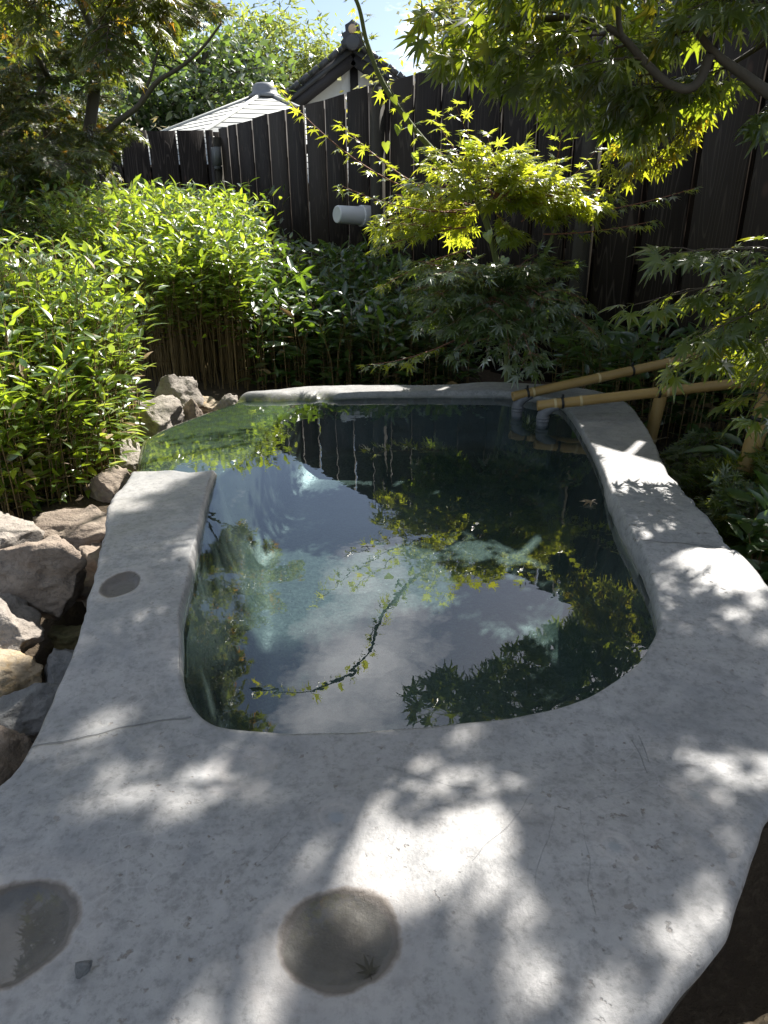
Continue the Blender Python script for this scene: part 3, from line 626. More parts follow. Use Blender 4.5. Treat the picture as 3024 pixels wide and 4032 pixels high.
def build_prop(x, y, top, lean, label, r=0.021):
    s = thing('bamboo_prop', label, 'bamboo post', (x, y, -0.2))
    pr = []
    for z in np.linspace(0, top + 0.22, 26):
        k = sum(math.exp(-((z - n) / 0.007) ** 2) for n in (0.10, 0.27)); pr.append((r * (1 + 0.06 * k), z))
    V, F = lathe([(r * 0.7, -0.02)] + pr + [(r * 0.75, top + 0.22), (r * 0.72, top + 0.19)], 24)
    V[:, 0] += V[:, 2] * lean; o = obj('bamboo_tube', mk_mesh('bamboo_tube', V, F, True, [M['bamboo']])); o.parent = s; o.location = (0, 0, 0)
    V, F = lathe([(r * 1.04, 0.296), (r * 1.13, 0.299), (r * 1.13, 0.305), (r * 1.04, 0.308)], 20); V[:, 0] += 0.30 * lean
    o = obj('tie', mk_mesh('tie', V, F, True, [M['tie']])); o.parent = s; o.location = (0, 0, 0)
    for n in (0.10, 0.27):
        V, F = lathe([(r * 1.05, n - 0.005), (r * 1.11, n - 0.003), (r * 1.06, n), (r * 1.11, n + 0.003), (r * 1.05, n + 0.005)], 20); V[:, 0] += n * lean
        o = obj('node_ring', mk_mesh('node_ring', V, F, True, [M['bamboo_ring']])); o.parent = s; o.location = (0, 0, 0)
build_prop(0.915, 2.29, 0.085, 0.10, 'slanting bamboo post propping the upper spout beside the rim')
build_prop(1.00, 1.82, 0.19, 0.10, 'stout bamboo post with black tie under the maple spray', 0.024)

# ================================================================== rocks
ICO = {}
def ico(sub):
    if sub not in ICO:
        import bmesh
        bm = bmesh.new(); bmesh.ops.create_icosphere(bm, subdivisions=sub, radius=1.0)
        ICO[sub] = (np.array([v.co[:] for v in bm.verts]), np.array([[v.index for v in f.verts] for f in bm.faces])); bm.free()
    return ICO[sub]
def rock(name, label, c, size, rotz, seed, mat, cuts=9, rough=0.10, group=None, sub=5, tilt=0.0):
    V, F = ico(sub); V = V.copy(); r = random.Random(seed)
    for _ in range(cuts):
        n = np.array([r.gauss(0, 1), r.gauss(0, 1), r.gauss(0, 0.9)]); n /= np.linalg.norm(n); d = r.uniform(0.50, 0.82)
        e = V @ n - d; V -= np.where(e > 0, e * 0.97, 0)[:, None] * n
    off = Vector((seed * 3.1, seed * 1.7, 0))
    disp = np.array([rough * mn.fractal(Vector(v) * 1.6 + off, 0.9, 2.0, 5) + rough * 0.35 * mn.ridged_multi_fractal(Vector(v) * 2.6 + off, 1.0, 2.0, 4, 1.0, 2.0) for v in V])
    V = V * (1 + disp)[:, None]
    V = V * np.array(size)
    m = np.array((Matrix.Rotation(rotz, 3, 'Z') @ Matrix.Rotation(tilt, 3, 'Y')).to_3x3()); V = V @ m.T
    o = obj(name, mk_mesh(name, V, F, True, [M[mat]])); o.location = c; tag(o, label, 'rock', group); return o
ROCKS = [  # (centre, half sizes, rotz, seed, material, label)
    ((-0.764, 1.370, -0.125), (0.098, 0.095, 0.110), 0.3, 3, 'rock_brown', 'rounded brown boulder with dark hollow face beside the stone bath'),
    ((-0.800, 1.690, -0.185), (0.150, 0.090, 0.120), 0.30, 5, 'rock_brown', 'long pinkish flat rock under the foot of the bamboo grass'),
    ((-0.690, 1.510, -0.215), (0.075, 0.110, 0.115), 0.2, 31, 'rock_brown', 'dark brown rock face wedged between long rock and bath side'),
    ((-0.965, 1.580, -0.140), (0.085, 0.110, 0.120), 0.1, 8, 'rock_pale', 'bright pale grey craggy rock left of the brown boulder'),
    ((-0.815, 1.235, -0.185), (0.098, 0.075, 0.080), -0.3, 12, 'rock_pale', 'angular cream rock with crumbled ledge below the brown boulder'),
    ((-0.775, 1.105, -0.225), (0.095, 0.070, 0.085), 0.2, 14, 'rock_ochre', 'ochre streaked rock under the cream ledge rock'),
    ((-0.640, 1.170, -0.260), (0.060, 0.075, 0.080), 0.5, 17, 'rock_blue', 'dark wedge-shaped stone squeezed between ochre rock and bath'),
    ((-0.690, 1.285, -0.245), (0.045, 0.050, 0.050), 0.0, 18, 'rock_moss', 'small wet mossy stone glistening under the boulder'),
    ((-0.655, 1.010, -0.225), (0.085, 0.060, 0.080), 0.1, 21, 'rock_blue', 'blue-grey smooth rock touching the bath side'),
    ((-0.640, 0.840, -0.225), (0.100, 0.105, 0.115), 0.7, 23, 'rock_brown', 'large shaded brown rock beside the near end of the bath'),
    ((-0.600, 0.620, -0.260), (0.105, 0.110, 0.105), 1.7, 24, 'rock_brown', 'low dark rock under the near left edge of the bath'),
    ((-0.880, 2.560, -0.085), (0.118, 0.095, 0.125), 0.2, 27, 'rock_pale', 'pale jagged boulder with shaded front beside the overflow lip'),
    ((-0.860, 2.810, -0.070), (0.100, 0.080, 0.125), -0.1, 29, 'rock_pale', 'rounded lichen-spotted boulder behind the jagged pale boulder'),
    ((-0.760, 2.700, -0.120), (0.040, 0.045, 0.085), 0.3, 33, 'rock_brown', 'small reddish stone tucked beside the jagged pale boulder'),
    ((-0.780, 3.000, -0.160), (0.100, 0.075, 0.060), 0.0, 35, 'rock_ochre', 'low rust-stained slab behind the overflow lip'),
    ((-0.610, 2.700, -0.085), (0.050, 0.042, 0.070), 0.4, 37, 'rock_pale', 'small pinkish pebble-like rock at the far rim of the bath'),
    ((-0.830, 1.940, -0.150), (0.065, 0.080, 0.095), 0.5, 41, 'rock_brown', 'grey-brown rock half hidden by leaves near the overflow corner'),
    ((-0.860, 2.200, -0.150), (0.060, 0.085, 0.095), 0.1, 43, 'rock_pale', 'pale rock under leaves against the overflow side of the bath'),
    ((0.465, 0.470, -0.300), (0.085, 0.085, 0.110), 0.5, 45, 'rock_ochre', 'speckled pale rock below the shadowed near corner of the bath'),
]
rock('pebble', 'tiny dark pebble standing in for a small hole in the slab beside the left round hollow', (-0.255, 0.381, stone_h(-0.255, 0.381) + 0.004), (0.009, 0.007, 0.006), 0.4, 77, 'rock_blue', cuts=8, rough=0.12, sub=3)  # stands in for a small hole in the slab
for (c, sz, rz, sd_, mt, lb) in ROCKS: rock('rock', lb, c, (sz[0] * 1.15, sz[1] * 1.12, sz[2] * 0.84), rz, sd_, mt, cuts=13, rough=0.20, group='rocks round the bath')

# ================================================================== leaves and foliage
def maple_leaf_arrays(seed, lod=2):
    """unit leaf: base at origin, middle lobe to +Y (length 1), normal +Z; includes a thin stalk"""
    r = random.Random(seed)
    lobes = [(-112, 0.40), (-74, 0.74), (-37, 0.93), (0, 1.0), (37, 0.93), (74, 0.74), (112, 0.40)]
    lobes = [(a + r.uniform(-5, 5), l * r.uniform(0.90, 1.08)) for a, l in lobes]
    if lod == 0: lobes = lobes[1:6]
    pts = [(0.0, -0.02)]
    def pol(a, rr): return (math.sin(R(a)) * rr, math.cos(R(a)) * rr)
    ring = [pol(lobes[0][0] - 26, 0.16)]
    for k, (a, l) in enumerate(lobes):
        w = 9.5 if l > 0.6 else 13
        if lod == 2: ring += [pol(a - w, l * 0.52), pol(a, l), pol(a + w, l * 0.52)]
        elif lod == 1: ring += [pol(a - w * 0.6, l * 0.55), pol(a, l), pol(a + w * 0.6, l * 0.55)] if 0 < k < len(lobes) - 1 else [pol(a, l)]
        else: ring += [pol(a, l)]
        nx = lobes[k + 1] if k + 1 < len(lobes) else None
        ring.append(pol((a + nx[0]) / 2, 0.30 * (l + nx[1]) / 2 + 0.04) if nx else pol(a + 26, 0.16))
    pts += ring; P = np.array(pts)
    curl = r.uniform(0.10, 0.42); fold = r.uniform(-0.15, 0.22); tw = r.uniform(-0.15, 0.15)
    rad2 = (P ** 2).sum(1)
    Z = -curl * rad2 + fold * np.abs(P[:, 0]) + tw * P[:, 0] * P[:, 1] + np.array([r.uniform(-0.03, 0.03) for _ in P])
    V = np.column_stack([P, Z]); n = len(ring)
    F = np.array([[0, i + 1, i + 2][::-1] for i in range(n - 1)])
    b = len(V); s = 0.022
    V = np.vstack([V, [(-s, -0.0, 0.0), (s, -0.0, 0.0), (s, -0.34, 0.07), (-s, -0.34, 0.07), (s, -0.60, 0.06), (-s, -0.60, 0.06)]])
    F = np.vstack([F, [[b, b + 3, b + 2], [b, b + 2, b + 1], [b + 3, b + 5, b + 4], [b + 3, b + 4, b + 2]]])
    V[:, 1] += 0.60                                              # origin at the stalk foot
    return V, F
def lance_leaf_arrays(seed, w=0.155, fold=0.35, curl=0.25):
    r = random.Random(seed); cu = curl * r.uniform(0.2, 1.6); tw = r.uniform(-0.4, 0.4); fo = fold * r.uniform(0.4, 1.4)
    ys = [0.05, 0.30, 0.60, 0.82]; ws = [0.35, 1.0, 0.82, 0.42]
    V = [(0, 0, 0)]
    for y, q in zip(ys, ws):
        ww = w * q; zc = -cu * y * y
        for sx in (-1, 0, 1):
            V.append((sx * ww, y, zc + abs(sx) * ww * fo + sx * ww * tw * y))
    V.append((0.01, 1.0, -cu)); F = []
    F += [[0, 2, 1], [0, 3, 2]]
    for k in range(3):
        b = 1 + 3 * k
        for j in (0, 1): F += [[b + j, b + j + 1, b + 4 + j], [b + j, b + 4 + j, b + 3 + j]]
    b = 10; F += [[b, b + 1, 13], [b + 1, b + 2, 13]]
    return np.array(V, float), np.array(F)
def simple_leaf_arrays(seed, w=0.26):
    r = random.Random(seed); cu = r.uniform(0.0, 0.3); f = r.uniform(-0.2, 0.3)
    V = np.array([(0, 0, 0), (-w, 0.45, w * f - cu * .2), (0, 1, -cu), (w, 0.45, w * f - cu * .2)], float)
    return V, np.array([[0, 2, 1], [0, 3, 2]])
def heart_leaf_arrays(seed):
    r = random.Random(seed); pts = [(0, 0), (-0.20, -0.16), (-0.42, -0.08), (-0.46, 0.18), (-0.30, 0.55), (0, 1.0), (0.30, 0.55), (0.46, 0.18), (0.42, -0.08), (0.20, -0.16)]
    P = np.array([(0, 0.2)] + pts); fo = r.uniform(0.1, 0.5); cu = r.uniform(0, 0.4)
    V = np.column_stack([P, fo * np.abs(P[:, 0]) - cu * P[:, 1] ** 2]); n = len(pts)
    return V, np.array([[0, 1 + i, 1 + (i + 1) % n][::-1] for i in range(n)])

MAPLE_HI = [maple_leaf_arrays(i, 2) for i in range(8)]; MAPLE_LO = [maple_leaf_arrays(i, 1) for i in range(8)]
LANCE = [lance_leaf_arrays(i) for i in range(8)]; SIMPLE = [simple_leaf_arrays(i) for i in range(6)]; NARROW = [simple_leaf_arrays(i, 0.12) for i in range(6)]
HEART = [heart_leaf_arrays(i) for i in range(5)]

class Leaves:
    """collects leaf frames: foot position, pointing direction, upward normal, length"""
    def __init__(s): s.p = []; s.d = []; s.n = []; s.s = []
    def add(s, p, d, n, sz): s.p.append(tuple(p)); s.d.append(tuple(d)); s.n.append(tuple(n)); s.s.append(sz)
    def extend(s, P, D, N, S): s.p.extend(map(tuple, P)); s.d.extend(map(tuple, D)); s.n.extend(map(tuple, N)); s.s.extend(S)
    def frames(s):
        P, D, N, S = (np.array(a, float) for a in (s.p, s.d, s.n, s.s))
        D /= np.linalg.norm(D, axis=1, keepdims=True) + 1e-9
        X = np.cross(D, N); X /= np.linalg.norm(X, axis=1, keepdims=True) + 1e-9; Z = np.cross(X, D)
        return P, X, D, Z, S
CAMP = np.array([0, 0, 0.6]); CF = np.array([0, math.cos(R(22.834)), -math.sin(R(22.834))]); CU = np.array([0, math.sin(R(22.834)), math.cos(R(22.834))])
def apparent(P, S):
    v = P - CAMP; f = v @ CF; u = v @ CU; x = v[:, 0]
    ok = (f > 0.2) & (np.abs(x / np.maximum(f, 0.1)) < 0.575) & (np.abs(u / np.maximum(f, 0.1)) < 0.765)
    return np.where(ok, S / np.maximum(f, 0.2), 0)
def emit_leaves(parent, lv, variants, mat, name='leaf', n_single=300, lo=None, seed=0):
    """the leaves that show largest become single leaf parts; the remainder one joined part"""
    if not lv.p: return
    P, X, D, Z, S = lv.frames(); r = np.random.default_rng(seed); n = len(P); var = r.integers(0, len(variants), n)
    ap = apparent(P, S); order = np.argsort(-ap); single = order[:n_single]; single = single[ap[single] > 0.008]
    rest = np.setdiff1d(np.arange(n), single)
    meshes = [mk_mesh(name, V, F, False, [mat]) for V, F in variants]
    pl = Vector(parent.location)
    for i in single:
        o = bpy.data.objects.new(name, meshes[var[i]]); COL.objects.link(o); o.parent = parent
        s = S[i]; x, d, z, p = X[i] * s, D[i] * s, Z[i] * s, P[i]
        o.matrix_local = Matrix(((x[0], d[0], z[0], p[0] - pl[0]), (x[1], d[1], z[1], p[1] - pl[1]), (x[2], d[2], z[2], p[2] - pl[2]), (0, 0, 0, 1)))
    if len(rest) == 0: return
    src = lo or variants; Vs = []; Fs = []; off = 0
    for k in range(len(src)):
        idx = rest[var[rest] % len(src) == k]
        if not len(idx): continue
        V, F = src[k]
        W = P[idx][:, None, :] + S[idx][:, None, None] * (V[None, :, 0:1] * X[idx][:, None, :] + V[None, :, 1:2] * D[idx][:, None, :] + V[None, :, 2:3] * Z[idx][:, None, :])
        Vs.append(W.reshape(-1, 3)); Fs.append((F[None] + (np.arange(len(idx)) * len(V))[:, None, None] + off).reshape(-1, 3)); off += len(idx) * len(V)
    obj('foliage', mk_mesh('foliage', np.concatenate(Vs), [np.concatenate(Fs)], False, [mat]), parent, kind='stuff')

def unit(v): v = np.array(v, float); return v / (np.linalg.norm(v) + 1e-9)
UP = np.array([0, 0, 1.0])
def spray(tw, lv, p0, p1, r, leaf=0.045, nside=6, side=0.14, arch=0.03, droop=0.45, rad=0.0028, pair=True, nodes=3):
    """one flat leafy branchlet: a main twig with side twigs in a tilted fan, opposite pairs of leaves"""
    p0, p1 = np.array(p0, float), np.array(p1, float); L = np.linalg.norm(p1 - p0)
    mid = (p0 + p1) / 2 + UP * arch + r.normal(0, 0.02 * L + 0.004, 3)
    ts = np.linspace(0, 1, 9); C = np.array([(1 - t) ** 2 * p0 + 2 * t * (1 - t) * mid + t * t * p1 for t in ts])
    tw.append((C, np.linspace(rad, rad * 0.4, 9)))
    nrm = unit(UP + r.normal(0, 0.30, 3))
    def leafset(p, d, sc, term=False):
        lat = unit(np.cross(d, nrm))
        for sg in ((-1, 1) if pair else (r.choice([-1, 1]),)):
            dd = unit(unit(d) * 0.55 + lat * sg * r.uniform(0.55, 1.0) - UP * droop * r.uniform(0.2, 1.3) + r.normal(0, 0.16, 3))
            lv.add(p, dd, unit(nrm + r.normal(0, 0.30, 3)), leaf * sc * r.uniform(0.68, 1.15))
        if term: lv.add(p, unit(unit(d) - UP * droop * 0.7 + r.normal(0, 0.12, 3)), unit(nrm + r.normal(0, 0.25, 3)), leaf * sc * r.uniform(0.85, 1.2))
    for k in range(nside):
        t = 0.18 + 0.80 * (k + r.uniform(-0.2, 0.2)) / max(1, nside - 0.3); t = min(max(t, 0.05), 1.0)
        i = min(7, int(t * 8)); p = C[i] + (C[i + 1] - C[i]) * (t * 8 - i); tg = unit(C[i + 1] - C[i]); lat = unit(np.cross(tg, nrm))
        for sg in (-1, 1):
            if r.random() < 0.12: continue
            ln = side * (1.05 - 0.62 * t) * r.uniform(0.55, 1.2); d = unit(tg * 0.75 + lat * sg * 0.8 + UP * r.normal(0.02, 0.14))
            q = p + d * ln - UP * ln * 0.12
            tw.append((np.array([p, (p + q) / 2 + UP * 0.06 * ln, q]), np.array([rad * 0.55, rad * 0.4, rad * 0.28])))
            for m in range(nodes):
                f = (m + 1) / nodes; leafset(p + (q - p) * f, d, 1.0 - 0.08 * m, m == nodes - 1)
        leafset(p, tg, 0.95)
    leafset(p1, unit(p1 - mid), 1.0, True)
def twig_mesh(tw, mat, name, sides=4):
    b = MB()
    for C, rr in tw: b.add(*tube(C, rr, sides, False))
    return b.mesh(name, True, mat)
def branch_obj(parent, name, pts, r0, r1, mat, n=8, sides=9, power=1.0, wob=0.0, seed=0):
    C = smooth_path(pts, n); rr = np.random.default_rng(seed)
    if wob: C[1:-1] += rr.normal(0, wob, C[1:-1].shape)
    t = np.linspace(0, 1, len(C)) ** power
    V, F = tube(C, r0 + (r1 - r0) * t, sides); return obj(name, mk_mesh(name, V, F, True, [mat]), parent), C

# ------------------------------------------------------------------ overhanging maple on the right
def shadow_q(X, Y, z):
    """point at height z whose sun shadow falls on (X, Y) of the rim"""
    k = (z - 0.03) / SUN[2]; return np.array([X + SUN[0] * k, Y + SUN[1] * k, z])
def right_maple():
    r = np.random.default_rng(21)
    T = thing('maple_tree', 'overhanging maple with hooked bare branch and big star leaves above the right rim', 'tree', (1.62, 1.72, -0.28))
    tw, lv, lo, hang = [], Leaves(), Leaves(), Leaves()
    branch_obj(T, 'trunk', [(1.62, 1.72, -0.30), (1.52, 1.78, 0.3), (1.30, 1.92, 0.86), (1.10, 2.02, 1.10), (1.04, 2.08, 1.40), (1.03, 2.18, 1.9), (1.02, 2.35, 2.5), (1.05, 2.55, 3.1)], 0.052, 0.016, M['bark'], sides=12)
    branch_obj(T, 'limb', [(1.40, 1.86, 0.62), (1.20, 1.93, 0.77), (0.99, 1.99, 0.885), (0.905, 2.0, 0.935), (0.82, 2.0, 0.985), (0.74, 1.98, 1.05)], 0.020, 0.007, M['bark'])
    branch_obj(T, 'limb', [(0.815, 2.00, 0.975), (0.800, 2.00, 0.925), (0.770, 2.00, 0.905), (0.715, 2.00, 0.920), (0.645, 2.0, 0.972), (0.600, 2.0, 1.01), (0.555, 2.0, 1.035), (0.47, 2.0, 1.055), (0.36, 2.0, 1.05)], 0.013, 0.006, M['bark'])
    branch_obj(T, 'limb', [(0.590, 2.0, 1.015), (0.575, 1.99, 1.06), (0.57, 1.97, 1.16), (0.54, 1.95, 1.30)], 0.009, 0.004, M['bark'])
    branch_obj(T, 'limb', [(1.06, 2.06, 1.26), (0.98, 2.05, 1.13), (0.93, 2.03, 1.09), (0.86, 2.0, 1.10)], 0.013, 0.006, M['bark'])
    # sprays seen directly and mirrored in the water: (start, tip, sides, side length)
    S = [((0.55, 2.0, 1.04), (0.17, 2.06, 0.985), 7, .13), ((0.45, 2.0, 1.06), (0.12, 2.10, 1.06), 6, .13), ((0.60, 2.0, 1.02), (0.30, 1.96, 0.95), 6, .13), ((0.66, 2.0, .97), (0.40, 1.90, 0.92), 6, .12),
         ((0.70, 2.0, .94), (0.52, 2.14, 0.90), 5, .11), ((0.62, 2.0, 1.0), (0.44, 2.10, 0.93), 5, .12), ((0.58, 1.98, 1.12), (0.26, 1.9, 1.10), 7, .14), ((0.56, 1.96, 1.22), (0.30, 1.80, 1.20), 7, .15),
         ((0.78, 2.0, 1.03), (0.66, 2.14, 1.02), 6, .13), ((0.86, 2.0, 1.10), (0.58, 2.12, 1.13), 6, .14), ((0.90, 2.02, 1.09), (0.76, 1.88, 1.06), 6, .13), ((0.96, 2.05, 1.12), (0.80, 1.90, 1.14), 6, .14),
         ((0.88, 2.0, 0.95), (0.84, 2.16, 0.93), 5, .10), ((0.98, 2.0, 0.89), (0.98, 1.86, 0.80), 5, .11), ((0.78, 2.0, .91), (0.62, 2.24, 0.92), 6, .12), ((0.80, 2.0, .92), (0.74, 2.26, 0.88), 6, .11),
         ((0.74, 2.0, .915), (0.68, 2.24, 0.86), 6, .10), ((1.04, 2.08, 1.3), (0.84, 2.2, 1.22), 7, .15), ((1.04, 2.08, 1.3), (0.72, 2.05, 1.26), 7, .15), ((1.03, 2.1, 1.45), (0.62, 2.0, 1.42), 8, .16),
         ((1.03, 2.12, 1.55), (0.55, 1.95, 1.62), 8, .17), ((1.04, 2.1, 1.5), (0.72, 1.75, 1.48), 8, .16), ((1.06, 2.04, 1.2), (1.02, 1.80, 1.10), 6, .13), ((0.50, 2.0, 1.055), (0.24, 2.16, 1.10), 6, .13), ((0.57, 1.97, 1.16), (0.44, 1.78, 1.08), 6, .13),
         ((1.15, 2.0, 1.05), (1.0, 2.25, 1.15), 7, .15), ((1.06, 2.06, 1.26), (0.95, 2.35, 1.25), 7, .15), ((0.97, 2.05, 1.12), (0.72, 2.30, 1.10), 7, .14)]
    for a, b, n, sl in S: spray(tw, lv, a, b, r, 0.060, max(3, n - 2), sl, 0.02, 0.95, 0.003, nodes=2)
    for a, b in [((0.98, 2.30, 1.00), (0.80, 2.45, 0.80)), ((1.00, 2.30, 0.98), (0.88, 2.42, 0.77)), ((0.96, 2.32, 1.02), (0.74, 2.48, 0.82)), ((1.02, 2.30, 1.0), (0.95, 2.45, 0.82)), ((0.98, 2.3, 1.0), (0.84, 2.5, 0.90)), ((0.98, 2.3, 1.0), (0.76, 2.40, 0.72)), ((0.98, 2.3, 1.0), (0.70, 2.44, 0.75))]:
        spray(tw, hang, a, b, r, 0.038, 6, 0.10, 0.03, 0.8, 0.0025, nodes=2)
    branch_obj(T, 'limb', [(1.10, 2.04, 1.12), (1.06, 2.16, 1.06), (1.00, 2.28, 1.01), (0.94, 2.34, 0.99)], 0.010, 0.004, M['bark'])
    # low sprays at the right over the bamboo posts
    low = [((1.10, 1.78, 0.52), (0.66, 1.68, 0.53), 6, .11), ((1.12, 1.75, 0.50), (0.60, 1.70, 0.415), 6, .11), ((1.10, 1.72, 0.47), (0.70, 1.56, 0.36), 6, .12), ((1.14, 1.70, 0.44), (0.68, 1.58, 0.29), 5, .11),
           ((1.12, 1.66, 0.42), (0.80, 1.46, 0.22), 6, .12), ((1.10, 1.62, 0.46), (0.84, 1.44, 0.36), 6, .12), ((1.12, 1.68, 0.54), (0.82, 1.52, 0.50), 6, .12), ((1.16, 1.64, 0.40), (0.92, 1.46, 0.22), 6, .11), ((1.14, 1.75, 0.40), (0.88, 1.75, 0.28), 6, .12)]
    branch_obj(T, 'limb', [(1.56, 1.75, 0.10), (1.40, 1.74, 0.34), (1.22, 1.72, 0.46), (1.06, 1.70, 0.50)], 0.018, 0.006, M['bark'])
    for a, b, n, sl in low: spray(tw, lv, a, b, r, 0.054, n - 1, sl, 0.03, 0.75, 0.003, nodes=2)
    # upper crown: throws the dappled shade over the near stone
    crown = []
    r_all = r
    for X, Y, z, sp, cnt in CANOPY:
        r = np.random.default_rng(int((X + 2) * 1000) * 31 + int(Y * 1000))
        q = shadow_q(X, Y, z); crown.append(q)
        base = np.array([1.03, 2.2, min(2.9, max(1.5, z - 0.35))]); m = (base + q) / 2 + np.array([0, 0, 0.10])
        C = smooth_path([base, m, q], 6); V, F = tube(C, np.linspace(0.012, 0.004, len(C)), 6); obj('limb', mk_mesh('limb', V, F, True, [M['bark']]), T)
        for k in range(abs(cnt)):
            a = r.uniform(0, 2 * math.pi); e = q + np.array([math.cos(a), math.sin(a), r.normal(0, 0.25)]) * sp * r.uniform(0.5, 1.15)
            if cnt > 0: spray(tw, lo, q - (q - m) * r.uniform(0, 0.25), e, r, 0.050, 6, sp * 0.62, 0.04, 0.4, 0.003)
            else:
                for _ in range(2): spray(tw, lo, q + r.normal(0, sp * 0.35, 3), e + r.normal(0, sp * 0.3, 3), r, 0.046, 5, sp * 0.5, 0.04, 0.4, 0.002, nodes=2)
    r = r_all
    for k in range(74):                                             # unseen crown over and behind the camera, added to cut sky light
        q = np.array([r.uniform(-1.2, 1.4), r.uniform(-1.3, 0.9), r.uniform(1.9, 3.0)]) if k < 34 else np.array([r.uniform(-1.5, 0.10), r.uniform(0.9, 2.4), r.uniform(2.2, 2.9)]); base = np.array([1.03, 2.2, r.uniform(2.2, 2.9)]); m = (base + q) / 2 + np.array([0.1, 0, 0.35])
        C = smooth_path([base, m, q], 6); V, F = tube(C, np.linspace(0.013, 0.004, len(C)), 6); obj('limb', mk_mesh('limb', V, F, True, [M['bark']]), T)
        for j in range(4):
            a = r.uniform(0, 2 * math.pi); e = q + np.array([math.cos(a), math.sin(a), r.normal(0, 0.25)]) * 0.30 * r.uniform(0.6, 1.2)
            spray(tw, lo, q, e, r, 0.062, 5, 0.20, 0.04, 0.4, 0.003)
    obj('twigs', twig_mesh(tw, M['twig'], 'twigs'), T, kind='stuff')
    emit_leaves(T, lv, MAPLE_HI, M['maple'], 'leaf', 300, None, 3)
    emit_leaves(T, hang, MAPLE_HI, M['maple_turn'], 'leaf', 0, None, 5)
    emit_leaves(T, lo, MAPLE_LO, M['maple_old'], 'leaf', 0, MAPLE_LO, 4)
CANOPY = [(-0.38, 0.75, 2.9, 0.15, 3), (-0.38, 1.00, 2.8, 0.15, 3), (-0.42, 1.26, 2.8, 0.15, 3), (-0.46, 1.50, 2.8, 0.13, 2), (-0.30, 0.62, 2.6, 0.15, 3), (-0.22, 0.60, 2.3, 0.14, 2), (-0.36, 0.50, 2.6, 0.13, 2),
          (0.30, 0.64, 1.9, 0.20, -3), (0.36, 0.78, 1.8, 0.16, 2), (0.48, 0.85, 1.8, 0.18, -3), (0.33, 0.48, 1.8, 0.14, -2), (0.20, 0.40, 2.0, 0.15, -2), (0.36, 0.60, 1.9, 0.15, -3), (-0.44, 1.05, 2.8, 0.10, 2),
          (-0.20, 0.48, 2.2, 0.14, -1), (-0.30, 0.42, 2.3, 0.14, -1), (0.0, 0.67, 2.3, 0.12, 1), (0.22, 0.70, 2.2, 0.12, -1), (0.36, 1.06, 2.5, 0.15, 1),
          (-0.045, 0.415, 2.3, 0.09, 2), (-0.02, 0.38, 2.3, 0.07, 1), (0.18, 1.40, 2.9, 0.28, -4), (-0.10, 1.35, 2.8, 0.28, -4), (0.28, 1.15, 2.7, 0.28, -3)]
right_maple()

